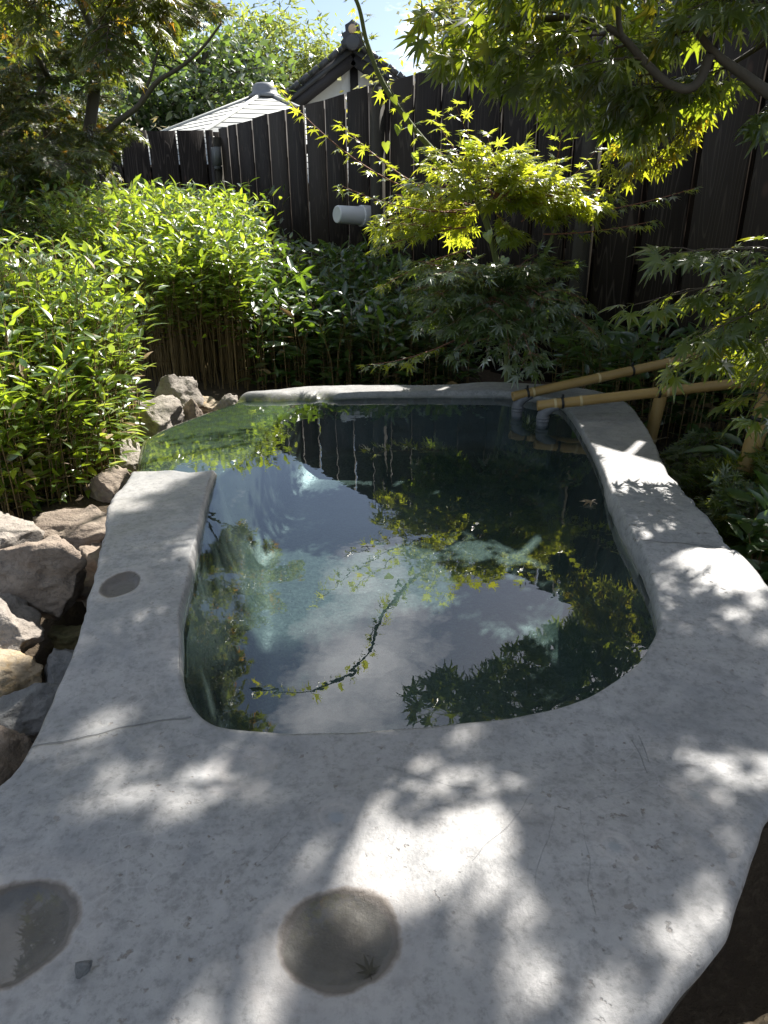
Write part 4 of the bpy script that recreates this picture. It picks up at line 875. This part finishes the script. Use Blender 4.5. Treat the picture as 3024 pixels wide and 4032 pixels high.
# ------------------------------------------------------------------ young maple by the fence
def young_maple():
    r = np.random.default_rng(5)
    T = thing('young_maple', 'young bright green maple with a long arching shoot growing before the fence', 'tree', (0.516, 2.71, -0.17))
    tw, lv, red, shade = [], Leaves(), [], Leaves()
    K = 0.86; sc = lambda p: np.array([p[0] * K, p[1] * K, 0.6 + K * (p[2] - 0.6)])
    _, A = branch_obj(T, 'trunk', [sc(p) for p in [(0.60, 3.15, -0.35), (0.61, 3.18, 0.05), (0.66, 3.2, 0.30), (0.75, 3.2, 0.57), (0.80, 3.2, 0.72)]], 0.013, 0.005, M['green_stem'])
    _, B = branch_obj(T, 'trunk', [sc(p) for p in [(0.59, 3.14, -0.35), (0.56, 3.18, 0.15), (0.50, 3.2, 0.45), (0.42, 3.2, 0.66), (0.31, 3.2, 0.79), (0.16, 3.2, 0.93), (0.02, 3.2, 1.10), (-0.05, 3.2, 1.25), (-0.095, 3.18, 1.395), (-0.22, 3.12, 1.50), (-0.40, 3.05, 1.53), (-0.58, 3.0, 1.51), (-0.72, 2.96, 1.45)]], 0.014, 0.0028, M['green_stem'], 10)
    red_shoots = [((0.22, 3.18, 0.70), (-0.41, 3.2, 1.10), 0.10), ((0.20, 3.18, 0.72), (-0.16, 3.2, 0.97), 0.03), ((0.30, 3.18, 0.58), (0.02, 3.1, 0.60), 0.0), ((0.52, 3.2, 0.68), (0.22, 3.15, 0.98), 0.05), ((0.62, 3.2, 0.62), (0.44, 3.2, 0.92), 0.05), ((0.7, 3.2, 0.62), (0.72, 3.1, 0.92), 0.04), ((0.78, 3.2, 0.62), (1.22, 2.95, 0.715), 0.02), ((0.3, 2.9, 0.15), (-0.06, 2.72, 0.085), 0.03), ((0.32, 3.18, 0.64), (-0.16, 3.1, 0.74), 0.04), ((0.36, 3.18, 0.58), (-0.02, 3.1, 0.50), -0.02), ((0.50, 3.2, 0.70), (0.30, 3.12, 1.02), 0.03), ((0.78, 3.2, 0.64), (1.04, 3.0, 0.86), 0.04), ((0.70, 3.2, 0.55), (1.10, 3.0, 0.60), 0.02), ((0.60, 3.2, 0.6), (0.92, 3.0, 0.95), 0.04), ((0.40, 3.1, 0.5), (0.0, 2.95, 0.36), -0.03)]
    for a, b, ar in red_shoots:
        a, b = sc(a), sc(b); mid = (a + b) / 2 - np.array([0, 0, ar * 1.1]); ts = np.linspace(0, 1, 14)
        C = np.array([(1 - t) ** 2 * a + 2 * t * (1 - t) * mid + t * t * b for t in ts]); red.append((C, np.linspace(0.0032, 0.0012, 14)))
        for i in range(2, 14):
            d = unit(C[i] - C[i - 1]); lat = unit(np.cross(d, UP))
            for sg in (-1, 1): lv.add(C[i], unit(d * 0.5 + lat * sg * 0.7 - UP * r.uniform(0.0, 0.5) + r.normal(0, 0.2, 3)), unit(UP + r.normal(0, 0.35, 3)), 0.040 * r.uniform(0.6, 1.15))
    # arching leader
    for i in range(int(len(B) * 0.42), len(B), 2):
        d = unit(B[i] - B[i - 1]); lat = unit(np.cross(d, np.array([0, 1.0, 0.2])))
        for sg in (-1, 1): lv.add(B[i], unit(d * 0.3 + lat * sg * 0.8 - UP * 0.3 + r.normal(0, 0.25, 3)), unit(UP + r.normal(0, 0.4, 3)), 0.040 * r.uniform(0.5, 1.1))
    # leafy layers
    for k in range(50):
        f = r.uniform(0, 1)
        if k < 28:   # lit upper layers
            c = np.array([0.46, 3.18, 0.66]); e = c + np.array([r.uniform(-0.48, 0.56), r.uniform(-0.22, 0.18), r.uniform(-0.12, 0.20)]); st = c + (e - c) * 0.2
            if e[2] > 0.76 and abs(e[0] - 0.45) > 0.28: e[2] -= 0.12
        else:        # shaded skirt hanging to the rim
            c = np.array([0.52, 3.08, 0.38]); e = np.array([0.52 + r.uniform(-0.42, 0.32), 3.0 + r.uniform(-0.32, 0.12), r.uniform(0.04, 0.46)]); st = c + (e - c) * 0.2
        spray(tw, lv if k < 28 else shade, sc(st), sc(e), r, 0.044, 5, 0.13, 0.02, 0.45, 0.0022, nodes=2)
    for e in [(0.57, 2.60, 0.10), (0.48, 2.62, 0.12), (0.40, 2.68, 0.14), (0.30, 2.72, 0.12), (0.84, 2.92, 0.30), (0.15, 2.85, 0.22), (0.62, 2.72, 0.22), (0.78, 3.0, 0.42), (0.2, 2.8, 0.34)]: spray(tw, shade, sc((0.50, 3.02, 0.36)), sc(e), r, 0.042, 5, 0.12, 0.05, 0.6, 0.0022, nodes=2)
    obj('twigs', twig_mesh(tw + red, M['red_twig'], 'twigs'), T, kind='stuff')
    emit_leaves(T, lv, MAPLE_HI, M['maple_young'], 'leaf', 200, MAPLE_LO, 6)
    emit_leaves(T, shade, MAPLE_HI, M['maple_shade'], 'leaf', 100, MAPLE_LO, 7)
    # heart-leaved vine twining up the leader
    Vn = thing('vine', 'heart-leaved green vine twining up the shoot of the young maple', 'vine', (0.49, 2.67, -0.17))
    seg = B[int(len(B) * 0.02):int(len(B) * 0.62)]; ph = np.linspace(0, 16, len(seg)); C = seg + np.column_stack([np.cos(ph), np.sin(ph) * 1.0, 0 * ph]) * 0.014
    V, F = tube(C, 0.0022, 5); obj('stem', mk_mesh('stem', V, F, True, [M['green_stem']]), Vn)
    hv = Leaves()
    for x, y, z, s in [(0.07, 3.15, 0.96, .075), (0.12, 3.14, 0.96, .07), (0.02, 3.15, 0.90, .08), (0.05, 3.15, 1.06, .07), (0.14, 3.13, 0.86, .08), (0.35, 3.12, 0.90, .10), (0.10, 3.13, 1.0, .06), (0.44, 3.1, 0.56, .10), (0.50, 3.08, 0.54, .11), (0.52, 3.08, 0.46, .09), (0.46, 3.1, 0.42, .07), (0.40, 3.1, 0.82, .06), (0.09, 3.12, 0.72, .05), (0.0, 3.15, 1.08, .06), (0.22, 3.12, 0.84, .08), (0.55, 3.02, 0.30, .09), (0.68, 2.9, 0.18, .08), (0.60, 2.85, 0.12, .08)]:
        hv.add(sc((x, y, z)), unit(np.array([r.normal(0, 0.35), -0.15, -1.0])), unit(np.array([r.normal(-0.2, 0.5), -0.8, 0.5])), s * 0.42)
    emit_leaves(Vn, hv, HEART, M['vine'], 'leaf', 60, None, 8)
young_maple()

# ------------------------------------------------------------------ maple on the left
def left_maple():
    r = np.random.default_rng(31)
    T = thing('maple_tree', 'shady maple with orange-tipped branch standing behind the sunlit bamboo grass', 'tree', (-2.14, 5.16, -0.17))
    tw, lv = [], Leaves()
    K = 1.2; sc = lambda p: np.array([p[0] * K, p[1] * K, 0.6 + K * (p[2] - 0.6)])
    _, t1 = branch_obj(T, 'trunk', [sc(p) for p in [(-1.78, 4.30, -0.2), (-1.72, 4.28, 0.4), (-1.64, 4.22, 0.85), (-1.53, 4.2, 1.18), (-1.42, 4.15, 1.5), (-1.25, 4.0, 2.0), (-1.1, 3.8, 2.5)]], 0.055, 0.018, M['bark'], sides=12)
    branch_obj(T, 'trunk', [sc(p) for p in [(-1.84, 4.32, -0.2), (-1.86, 4.32, 0.5), (-1.84, 4.3, 1.0), (-1.78, 4.25, 1.6), (-1.65, 4.1, 2.2)]], 0.042, 0.014, M['bark'], sides=10)
    _, b1 = branch_obj(T, 'limb', [sc(p) for p in [(-1.60, 4.2, 0.95), (-1.40, 4.1, 1.08), (-1.22, 3.98, 1.15), (-1.09, 3.9, 1.24), (-0.95, 3.8, 1.28), (-0.82, 3.7, 1.33), (-0.70, 3.64, 1.42)]], 0.022, 0.005, M['bark'])
    branch_obj(T, 'limb', [sc(p) for p in [(-1.22, 3.98, 1.15), (-1.13, 3.93, 1.26), (-1.05, 3.9, 1.40), (-0.95, 3.85, 1.5)]], 0.011, 0.004, M['bark'])
    branch_obj(T, 'limb', [(-1.70, 4.99, 1.56), (-1.3, 3.5, 1.62), (-1.05, 2.9, 1.72), (-0.85, 2.55, 1.70), (-0.68, 2.35, 1.62)], 0.020, 0.006, M['bark'])
    branch_obj(T, 'limb', [(-2.1, 5.1, 1.44), (-1.6, 3.6, 1.5), (-1.35, 3.0, 1.5), (-1.15, 2.6, 1.42)], 0.018, 0.006, M['bark'])
    def fill(n, cx, ex, leaf, sl, K=1.2):
        cx = (cx[0] * K, cx[1] * K, 0.6 + K * (cx[2] - 0.6)); ex = tuple(v * K for v in ex)
        for _ in range(n):
            v = r.normal(0, 1, 3); v /= np.linalg.norm(v); e = np.array(cx) + v * np.array(ex) * r.uniform(0.45, 1.0) ** 0.6
            st = e + unit(np.array(cx) - e + np.array([0, 0.15, 0.02])) * r.uniform(0.16, 0.30)
            spray(tw, lv, st, e, r, leaf, 5, sl, 0.03, 0.45, 0.003)
    fill(64, (-1.95, 4.2, 1.20), (0.52, 0.5, 0.60), 0.046, 0.18)
    fill(30, (-1.05, 3.85, 1.60), (0.45, 0.35, 0.24), 0.044, 0.15)
    fill(18, (-2.0, 3.9, 0.78), (0.45, 0.35, 0.32), 0.044, 0.16)
    fill(7, (-1.55, 3.75, 0.90), (0.22, 0.25, 0.10), 0.040, 0.14)
    fill(20, (-0.76, 2.40, 1.60), (0.24, 0.30, 0.28), 0.042, 0.14, 1.0)
    fill(18, (-0.88, 2.62, 1.28), (0.24, 0.30, 0.24), 0.042, 0.14, 1.0)
    fill(14, (-1.15, 2.75, 1.42), (0.25, 0.30, 0.25), 0.042, 0.14, 1.0)
    fill(44, (-1.75, 4.25, 1.25), (0.50, 0.35, 0.55), 0.046, 0.18)
    fill(30, (-2.05, 4.0, 1.0), (0.35, 0.35, 0.55), 0.046, 0.18)
    fill(44, (-1.25, 4.67, 2.2), (0.75, 0.45, 0.50), 0.046, 0.18)
    fill(22, (-1.3, 3.6, 1.95), (0.5, 0.5, 0.4), 0.046, 0.18)
    obj('twigs', twig_mesh(tw, M['twig'], 'twigs'), T, kind='stuff')
    emit_leaves(T, lv, MAPLE_HI, M['maple_old'], 'leaf', 300, MAPLE_LO, 9)
left_maple()

# ------------------------------------------------------------------ bamboo grass clumps
def sasa(name_label, foot, n, hfun, leaf, mat, seed, base=None, lean=(0, 0), dry=0.05, group='bamboo grass clumps', nl=(9, 15), spread=0.10, z0=-0.2, n_single=300, lowf=0.35):
    """foot: polygon of (x, y) the culms grow from; hfun(x, y): height of the tips above the soil"""
    r = np.random.default_rng(seed); P = np.array(foot, float); lo, hi = P.min(0), P.max(0)
    def inside(q):
        c = False; j = len(P) - 1
        for i in range(len(P)):
            if (P[i, 1] > q[1]) != (P[j, 1] > q[1]) and q[0] < (P[j, 0] - P[i, 0]) * (q[1] - P[i, 1]) / (P[j, 1] - P[i, 1]) + P[i, 0]: c = not c
            j = i
        return c
    c0 = P.mean(0); T = thing('bamboo_grass', name_label, 'bamboo grass', (c0[0], c0[1], z0), group)
    b = MB(); lv, dv = Leaves(), Leaves(); cnt = 0; lowf0 = lowf
    while cnt < n:
        q = lo + r.random(2) * (hi - lo)
        if not inside(q): continue
        cnt += 1; h = hfun(*q) * r.uniform(0.80, 1.04); ln = np.array([lean[0], lean[1]]) * h + r.normal(0, spread, 2) * h
        p0 = np.array([q[0], q[1], z0 - 0.03]); p2 = np.array([q[0] + ln[0], q[1] + ln[1], z0 + h]); p1 = np.array([q[0] + ln[0] * 0.25, q[1] + ln[1] * 0.25, z0 + h * 0.55])
        C = np.array([p0, p1, p2]); b.add(*tube(C, np.array([0.0022, 0.0018, 0.0009]), 3, False))
        k = r.integers(nl[0], nl[1]); az = r.uniform(0, 6.28); lowf = lowf0 + r.uniform(-0.22, 0.10)
        for i in range(k):
            t = lowf + (1 - lowf) * (i + 0.6) / k; p = (1 - t) ** 2 * p0 + 2 * t * (1 - t) * p1 + t * t * p2
            az += 2.4 + r.normal(0, 0.5); el = 0.10 + 0.75 * (t - lowf) / (1 - lowf) * r.uniform(0.3, 1.1) + r.normal(0, 0.20)
            d = np.array([math.cos(az) * math.cos(el), math.sin(az) * math.cos(el), math.sin(el)])
            off = p + d * r.uniform(0.0, 0.05) * (1 if t < 0.9 else 0.2)
            nn = unit(UP * 1.0 - d * d[2] + r.normal(0, 0.35, 3))
            (dv if (r.random() < dry * (2.2 if t < 0.55 else 0.25)) else lv).add(off, d, nn, leaf * r.uniform(0.65, 1.15))
    obj('culms', b.mesh('culms', True, M['culm']), T, kind='stuff')
    emit_leaves(T, lv, LANCE, M[mat], 'leaf', n_single, None, seed)
    if dv.p: emit_leaves(T, dv, LANCE, M['dry'], 'dry_leaf', 40, None, seed + 1)
    return T
sasa('sunlit bamboo grass mound spilling over the rocks beside the bath', [(-0.98, 1.72), (-0.86, 2.05), (-0.90, 2.50), (-1.2, 2.75), (-1.9, 2.7), (-1.9, 1.8), (-1.3, 1.68)], 1400, lambda x, y: min(0.74, 0.44 + 0.42 * (y - 1.68)) - 0.50 * max(0, x + 1.12), 0.056, 'sasa', 1, lean=(0.10, -0.06), z0=-0.2, dry=0.06, lowf=0.22, nl=(12, 18))
sasa('tall sunlit bamboo grass with bare tan stems below, behind the pale boulders', [(-0.66, 3.40), (-0.70, 4.0), (-0.86, 4.75), (-1.9, 4.9), (-1.95, 4.35), (-1.38, 3.75), (-1.05, 3.40)], 1500, lambda x, y: min(1.04, 0.74 + 0.26 * (y - 3.4)) * (0.95 + 0.10 * mn.noise(Vector((x * 4, y * 4, 0)))), 0.067, 'sasa', 2, lean=(0.03, -0.14), z0=-0.2, dry=0.03, lowf=0.57, nl=(11, 16))
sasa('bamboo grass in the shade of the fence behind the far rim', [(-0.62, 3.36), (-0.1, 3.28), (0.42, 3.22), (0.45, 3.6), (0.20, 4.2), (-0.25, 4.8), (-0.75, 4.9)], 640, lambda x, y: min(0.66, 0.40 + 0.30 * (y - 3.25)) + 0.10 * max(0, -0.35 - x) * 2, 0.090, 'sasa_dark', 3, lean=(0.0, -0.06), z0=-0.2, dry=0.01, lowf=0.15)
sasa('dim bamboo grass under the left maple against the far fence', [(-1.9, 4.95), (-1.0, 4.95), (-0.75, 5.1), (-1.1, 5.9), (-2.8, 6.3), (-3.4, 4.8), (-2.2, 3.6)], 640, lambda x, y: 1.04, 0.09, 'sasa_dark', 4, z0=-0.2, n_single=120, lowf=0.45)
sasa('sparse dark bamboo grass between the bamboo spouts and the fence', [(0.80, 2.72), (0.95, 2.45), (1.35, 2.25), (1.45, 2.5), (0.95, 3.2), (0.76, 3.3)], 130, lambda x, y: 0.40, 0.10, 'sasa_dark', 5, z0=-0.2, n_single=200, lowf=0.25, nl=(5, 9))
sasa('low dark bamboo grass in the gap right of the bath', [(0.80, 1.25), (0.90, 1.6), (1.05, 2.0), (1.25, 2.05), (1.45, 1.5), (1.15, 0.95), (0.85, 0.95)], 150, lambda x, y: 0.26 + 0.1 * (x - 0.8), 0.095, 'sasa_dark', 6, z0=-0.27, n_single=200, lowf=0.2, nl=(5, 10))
def seedling(label, c, n, h, seed):
    r = np.random.default_rng(seed); T = thing('maple_seedling', label, 'shrub', c); tw, lv = [], Leaves()
    for k in range(n):
        a = r.uniform(0, 6.28); e = np.array(c) + np.array([math.cos(a) * 0.16, math.sin(a) * 0.16, h * r.uniform(0.45, 1.0)])
        spray(tw, lv, np.array(c) + np.array([0, 0, 0.02]), e, r, 0.036, 5, 0.10, 0.03, 0.3, 0.002)
    obj('twigs', twig_mesh(tw, M['twig'], 'twigs'), T, kind='stuff'); emit_leaves(T, lv, MAPLE_HI, M['maple'], 'leaf', 150, None, seed)
seedling('dark low maple shrub beside the stout bamboo post', (1.02, 1.60, -0.25), 12, 0.30, 51)
seedling('dark maple seedling behind the right rim of the bath', (0.93, 1.95, -0.22), 8, 0.22, 52)
seedling('dim maple shrub at the foot of the fence post', (0.95, 3.15, -0.2), 10, 0.42, 53)

# fallen leaves
def fallen(label, p, d, n, s, mat, var):
    V, F = MAPLE_HI[var]; lv = Leaves(); lv.add(p, d, n, s); P, X, D, Z, S = lv.frames()
    W = S[0] * (V[:, 0:1] * X + V[:, 1:2] * D + V[:, 2:3] * Z)
    o = obj('fallen_leaf', mk_mesh('fallen_leaf', W, F, False, [mat])); o.location = p; tag(o, label, 'leaf', 'fallen leaves'); return o
fallen('dark maple leaf lying in the round puddle hollow', (-0.012, 0.368, 0.0235), (-0.35, 1, 0.22), (0.1, -0.3, 1), 0.017, M['puddle_leaf'], 1)
fallen('curled brown leaf floating by the right side of the water', (0.490, 1.475, 0.0035), (-0.6, -0.5, 0.12), (0.2, 0.2, 1), 0.030, M['dry'], 2)

# ================================================================== beyond the fence
def build_pavilion():
    ax, ay, az = -1.60, 11.0, 2.27; Rr = 3.5; drop = 1.26; z0 = az - drop
    T = thing('pavilion', 'six-sided pavilion with pale grey seamed roof and round cap behind the fence', 'pavilion', (ax, ay, -0.2))
    hips = [R(195 + 60 * k) for k in range(6)]
    E_ = [np.array([ax + Rr * math.cos(a), ay + Rr * math.sin(a), z0]) for a in hips]; top = np.array([ax, ay, az])
    for k in range(6):
        a, b = E_[k], E_[(k + 1) % 6]; n = unit(np.cross(b - a, top - a)); th = n * 0.03
        V = [a, b, top, a - th, b - th, top - th]; F = [np.array([[0, 1, 2], [5, 4, 3]]), np.array([[0, 3, 4, 1], [1, 4, 5, 2], [2, 5, 3, 0]])]
        face = obj('roof_panel', mk_mesh('roof_panel', V, F, False, [M['zinc']]), T)
        for j in range(1, 17):                                      # step seams
            t = j / 17.0; p, q = a + (top - a) * t, b + (top - b) * t; c = (p + q) / 2 + n * 0.003
            V, F2 = obox(c, (q - p) * 0.497, unit(top - (a + b) / 2) * 0.004, n * 0.003)
            s = obj('seam', mk_mesh('seam', V, F2, False, [M['seam']])); s.parent = face; s.location = -Vector(T.location) - Vector(face.location)
        p = smooth_path([a + n * 0.02, (a + top) / 2 + UP * 0.03, top + UP * 0.02], 4); V, F = tube([a + UP * 0.005, top + UP * 0.01], 0.026, 8); obj('hip_cap', mk_mesh('hip_cap', V, F, True, [M['zinc']]), T)
        post = a + (top - a) * 0.2; V, F = tube([(post[0], post[1], -0.2), (post[0], post[1], z0 + 0.22)], 0.06, 10); obj('post', mk_mesh('post', V, F, True, [M['timber']]), T)
    V, F = lathe([(0.23, -0.07), (0.22, -0.03), (0.18, -0.01), (0.17, 0.03), (0.155, 0.08), (0.12, 0.11), (0.05, 0.12)], 24); V += top; obj('roof_cap', mk_mesh('roof_cap', V, F, True, [M['zinc_dark']]), T)
build_pavilion()

def build_house():
    Y = 15.0; rx, rz = -0.50, 3.56; sl = 0.66; hw = 2.6; Lr = 7.0; ez = rz - hw * sl
    T = thing('tiled_house', 'white plastered house gable with black timber and dark tiled roof behind the pavilion', 'house', (rx, Y + 3.5, -0.2))
    # gable wall
    V = [(rx - 2.1, Y + 0.28, -0.2), (rx + 2.1, Y + 0.28, -0.2), (rx + 2.1, Y + 0.28, rz - 2.1 * sl - 0.12), (rx, Y + 0.28, rz - 0.12), (rx - 2.1, Y + 0.28, rz - 2.1 * sl - 0.12)]
    V2 = V + [(x, Y + Lr - 0.4, z) for x, y, z in V]
    F = [np.array([[4, 3, 2, 1, 0], [5, 6, 7, 8, 9]]), np.array([[0, 1, 6, 5], [1, 2, 7, 6], [4, 9, 8, 3][::-1], [0, 5, 9, 4], [2, 3, 8, 7]])]
    obj('wall', mk_mesh('wall', V2, F, False, [M['plaster']]), T)
    for side in (-1, 1):
        d = unit((side, 0, -sl)); nn = unit((side * sl, 0, 1)); ln = hw * math.hypot(1, sl)
        c = np.array([rx, Y + Lr / 2, rz]) + d * ln / 2 + nn * 0.02
        V, F = obox(c, d * ln / 2, (0, Lr / 2, 0), nn * 0.05); rf = obj('roof', mk_mesh('roof', V, F, False, [M['tile']]), T)
        for j in range(22):                                         # courses of tiles
            p = np.array([rx, Y + Lr / 2, rz]) + d * (ln * (j + 0.5) / 22) + nn * (0.085)
            V, F = obox(p, unit(d + nn * 0.10) * (ln / 46), (0, Lr / 2 + 0.02, 0), unit(nn - d * 0.10) * 0.014); s = obj('tile_course', mk_mesh('tile_course', V, F, False, [M['tile']])); s.parent = rf; s.location = -Vector(T.location) - Vector(rf.location)
        for j in range(14):                                         # round verge tiles along the gable edge
            p = np.array([rx, Y - 0.02, rz]) + d * (ln * (j + 0.6) / 14) + nn * 0.12
            V, F = tube([p - d * ln / 30 + nn * 0.01, p + d * ln / 30 - nn * 0.01], 0.055, 8); s = obj('verge_tile', mk_mesh('verge_tile', V, F, True, [M['tile']])); s.parent = rf; s.location = -Vector(T.location) - Vector(rf.location)
        c = np.array([rx, Y + 0.06, rz - 0.12]) + d * ln / 2; V, F = obox(c, d * ln / 2 * 0.99, (0, 0.03, 0), nn * 0.115); obj('barge_board', mk_mesh('barge_board', V, F, False, [M['timber']]), T)
    V, F = obox((rx, Y + 0.25, (rz + 0.9) / 2), (0.075, 0, 0), (0, 0.05, 0), (0, 0, (rz - 0.9) / 2 - 0.2)); obj('timber_post', mk_mesh('timber_post', V, F, False, [M['timber']]), T)
    V, F = obox((rx, Y + 0.24, rz - 1.12), (2.05, 0, 0), (0, 0.06, 0), (0, 0, 0.10)); obj('timber_beam', mk_mesh('timber_beam', V, F, False, [M['timber']]), T)
    V, F = obox((rx - 0.95, Y + 0.18, rz - 0.98), (0.10, 0, 0), (0, 0.12, 0), (0, 0, 0.08)); obj('purlin_end', mk_mesh('purlin_end', V, F, False, [M['timber']]), T)
    V, F = tube([(rx, Y - 0.02, rz + 0.16), (rx, Y + Lr, rz + 0.16)], 0.12, 12); obj('ridge', mk_mesh('ridge', V, F, True, [M['tile']]), T)
    # demon-tile ridge end
    pr = [(-0.22, -0.02), (-0.26, 0.10), (-0.20, 0.16), (-0.23, 0.26), (-0.15, 0.30), (-0.16, 0.42), (-0.07, 0.47), (0.0, 0.53), (0.08, 0.47), (0.15, 0.43), (0.16, 0.30), (0.23, 0.26), (0.20, 0.16), (0.26, 0.10), (0.22, -0.02)]
    V = [(rx + x * 0.85, Y - 0.10, rz + 0.02 + z * 0.8) for x, z in pr] + [(rx + x * 0.85, Y + 0.06, rz + 0.02 + z * 0.8) for x, z in pr]; n = len(pr)
    F = [np.arange(n).reshape(1, -1), (np.arange(n)[::-1] + n).reshape(1, -1), np.array([[i, i + n, (i + 1) % n + n, (i + 1) % n] for i in range(n)])]
    rt = obj('ridge_end_tile', mk_mesh('ridge_end_tile', V, F, False, [M['tile']]), T)
    V, F = lathe([(0.075, 0), (0.075, 0.03), (0.06, 0.04)], 18); V = np.column_stack([V[:, 0] + rx, Y - 0.10 - V[:, 2], V[:, 1] + rz + 0.29])
    s = obj('crest', mk_mesh('crest', V, F, False, [M['tilemark']])); s.parent = rt; s.location = -Vector(T.location) - Vector(rt.location)
    V, F = lathe([(0.13, 0), (0.13, 0.05), (0.10, 0.06)], 20); V = np.column_stack([V[:, 0] + rx, Y - 0.10 - V[:, 2], V[:, 1] + rz + 0.08])
    s = obj('disc', mk_mesh('disc', V, F, False, [M['tile']])); s.parent = rt; s.location = -Vector(T.location) - Vector(rt.location)
build_house()

def bg_tree(label, base, h, crown, nclump, nleaf, leaf, mat, seed, variants=SIMPLE, tr=0.09, clump=0.45, name='tree', droop=0.3, group='trees beyond the fence'):
    """crown: list of (dx, dy, z, rx, ry, rz)"""
    r = np.random.default_rng(seed); bx, by = base; T = thing(name, label, 'tree', (bx, by, -0.2), group)
    pts = [(bx, by, -0.25), (bx + r.normal(0, 0.06), by, h * 0.3), (bx + r.normal(0, 0.12), by, h * 0.65), (bx + r.normal(0, 0.15), by, h * 0.95)]
    _, C = branch_obj(T, 'trunk', pts, tr, tr * 0.2, M['bark'], sides=8)
    b = MB(); lv = Leaves(); vol = np.array([c[3] * c[4] * c[5] for c in crown]); 
    for i in range(nclump):
        c = crown[r.choice(len(crown), p=vol / vol.sum())]; v = r.normal(0, 1, 3); v /= np.linalg.norm(v)
        q = np.array([bx + c[0], by + c[1], c[2]]) + v * np.array(c[3:6]) * r.uniform(0.35, 1.0) ** 0.5
        k = min(len(C) - 1, max(2, int(len(C) * (0.25 + 0.7 * min(1, max(0, (q[2] / h) - 0.1)))))); p = C[k]
        m = (p + q) / 2 + np.array([0, 0, 0.12]); b.add(*tube(smooth_path([p, m, q], 3), np.linspace(tr * 0.22, 0.006, 7), 4, False))
        nn = nleaf // nclump; sz = clump * r.uniform(0.6, 1.2)
        P = q + r.normal(0, 1, (nn, 3)) * np.array([sz, sz, sz * 0.6]) * 0.5
        D = r.normal(0, 1, (nn, 3)); D[:, 2] = D[:, 2] * 0.5 - droop; N = r.normal(0, 0.6, (nn, 3)); N[:, 2] += 0.9
        lv.extend(P, D, N, leaf * r.uniform(0.6, 1.25, nn))
    obj('limbs', b.mesh('limbs', True, M['bark']), T, kind='stuff')
    emit_leaves(T, lv, variants, M[mat], 'leaf', 0, None, seed)
bg_tree('dense dark evergreen tree left of the pavilion roof', (-3.0, 13.5), 3.6, [(0, 0, 2.6, 1.5, 1.2, 1.1), (-0.5, 0, 1.9, 1.2, 1.0, 0.8)], 130, 9000, 0.16, 'evergreen', 61)
bg_tree('tall pale bamboo-like tree rising left of the tiled ridge', (-2.2, 17.0), 4.8, [(0, 0, 3.6, 1.0, 0.9, 1.3), (0.9, 0, 3.1, 0.8, 0.8, 0.9), (-0.8, 0, 3.3, 0.9, 0.9, 1.1)], 120, 9000, 0.20, 'bamboo_leaf', 62, NARROW, 0.06, 0.6, 'bamboo_tree')
bg_tree('slim leafy tree between the pavilion and the tiled house', (-1.2, 19.0), 4.3, [(0, 0, 3.4, 0.7, 0.7, 0.9), (0.5, 0, 2.9, 0.6, 0.6, 0.7)], 60, 4000, 0.20, 'bamboo_leaf', 63, NARROW, 0.05, 0.6, 'bamboo_tree')
bg_tree('yellowing open tree right of the tiled house', (1.6, 16.5), 5.2, [(0, 0, 3.6, 0.9, 0.9, 1.5), (0.9, 0, 3.0, 0.9, 0.8, 1.0), (-0.7, 0, 3.1, 0.6, 0.6, 0.9)], 90, 4600, 0.15, 'yellow_leaf', 64, SIMPLE, 0.06, 0.5)
bg_tree('low yellow-leaved bush tree in front of the tiled house', (0.35, 10.5), 2.3, [(-0.1, 0, 2.0, 0.55, 0.4, 0.45), (0.8, 0, 2.0, 0.7, 0.5, 0.5)], 46, 1500, 0.10, 'yellow_leaf', 65, SIMPLE, 0.035, 0.35)
bg_tree('sunny yellow-green tree seen through the overhanging maple', (4.2, 13.0), 5.0, [(0, 0, 3.4, 1.6, 1.2, 1.5), (1.8, -0.5, 3.2, 1.4, 1.2, 1.4), (-1.6, 0, 2.8, 1.1, 1.0, 0.9)], 140, 9000, 0.16, 'yellow_leaf', 66)
bg_tree('bright tree behind the fence at the far right', (6.0, 9.0), 4.5, [(0, 0, 3.0, 1.4, 1.2, 1.4), (-1.5, 0, 2.6, 1.2, 1.0, 1.0)], 100, 7000, 0.13, 'yellow_leaf', 67)
bg_tree('leafy tree beyond the far fence behind the left maple', (-5.6, 11.0), 4.2, [(0, 0, 2.8, 1.5, 1.2, 1.3), (0.9, 0, 2.2, 0.8, 0.9, 0.9)], 110, 7000, 0.15, 'evergreen', 68)
bg_tree('dry brownish thicket above the far fence', (-3.6, 10.0), 1.9, [(0, 0, 1.35, 1.0, 0.6, 0.5), (-0.9, 0, 1.4, 0.8, 0.6, 0.5)], 60, 3000, 0.12, 'grass_dry', 69, NARROW, 0.04, 0.35, 'dry_bush')
bg_tree('pale feathery tree far behind the evergreen', (-5.2, 20.0), 5.2, [(0, 0, 3.6, 1.8, 1.4, 1.5), (1.8, 0, 3.3, 1.3, 1.2, 1.2)], 120, 8000, 0.22, 'bamboo_leaf', 70, NARROW, 0.06, 0.7, 'bamboo_tree')
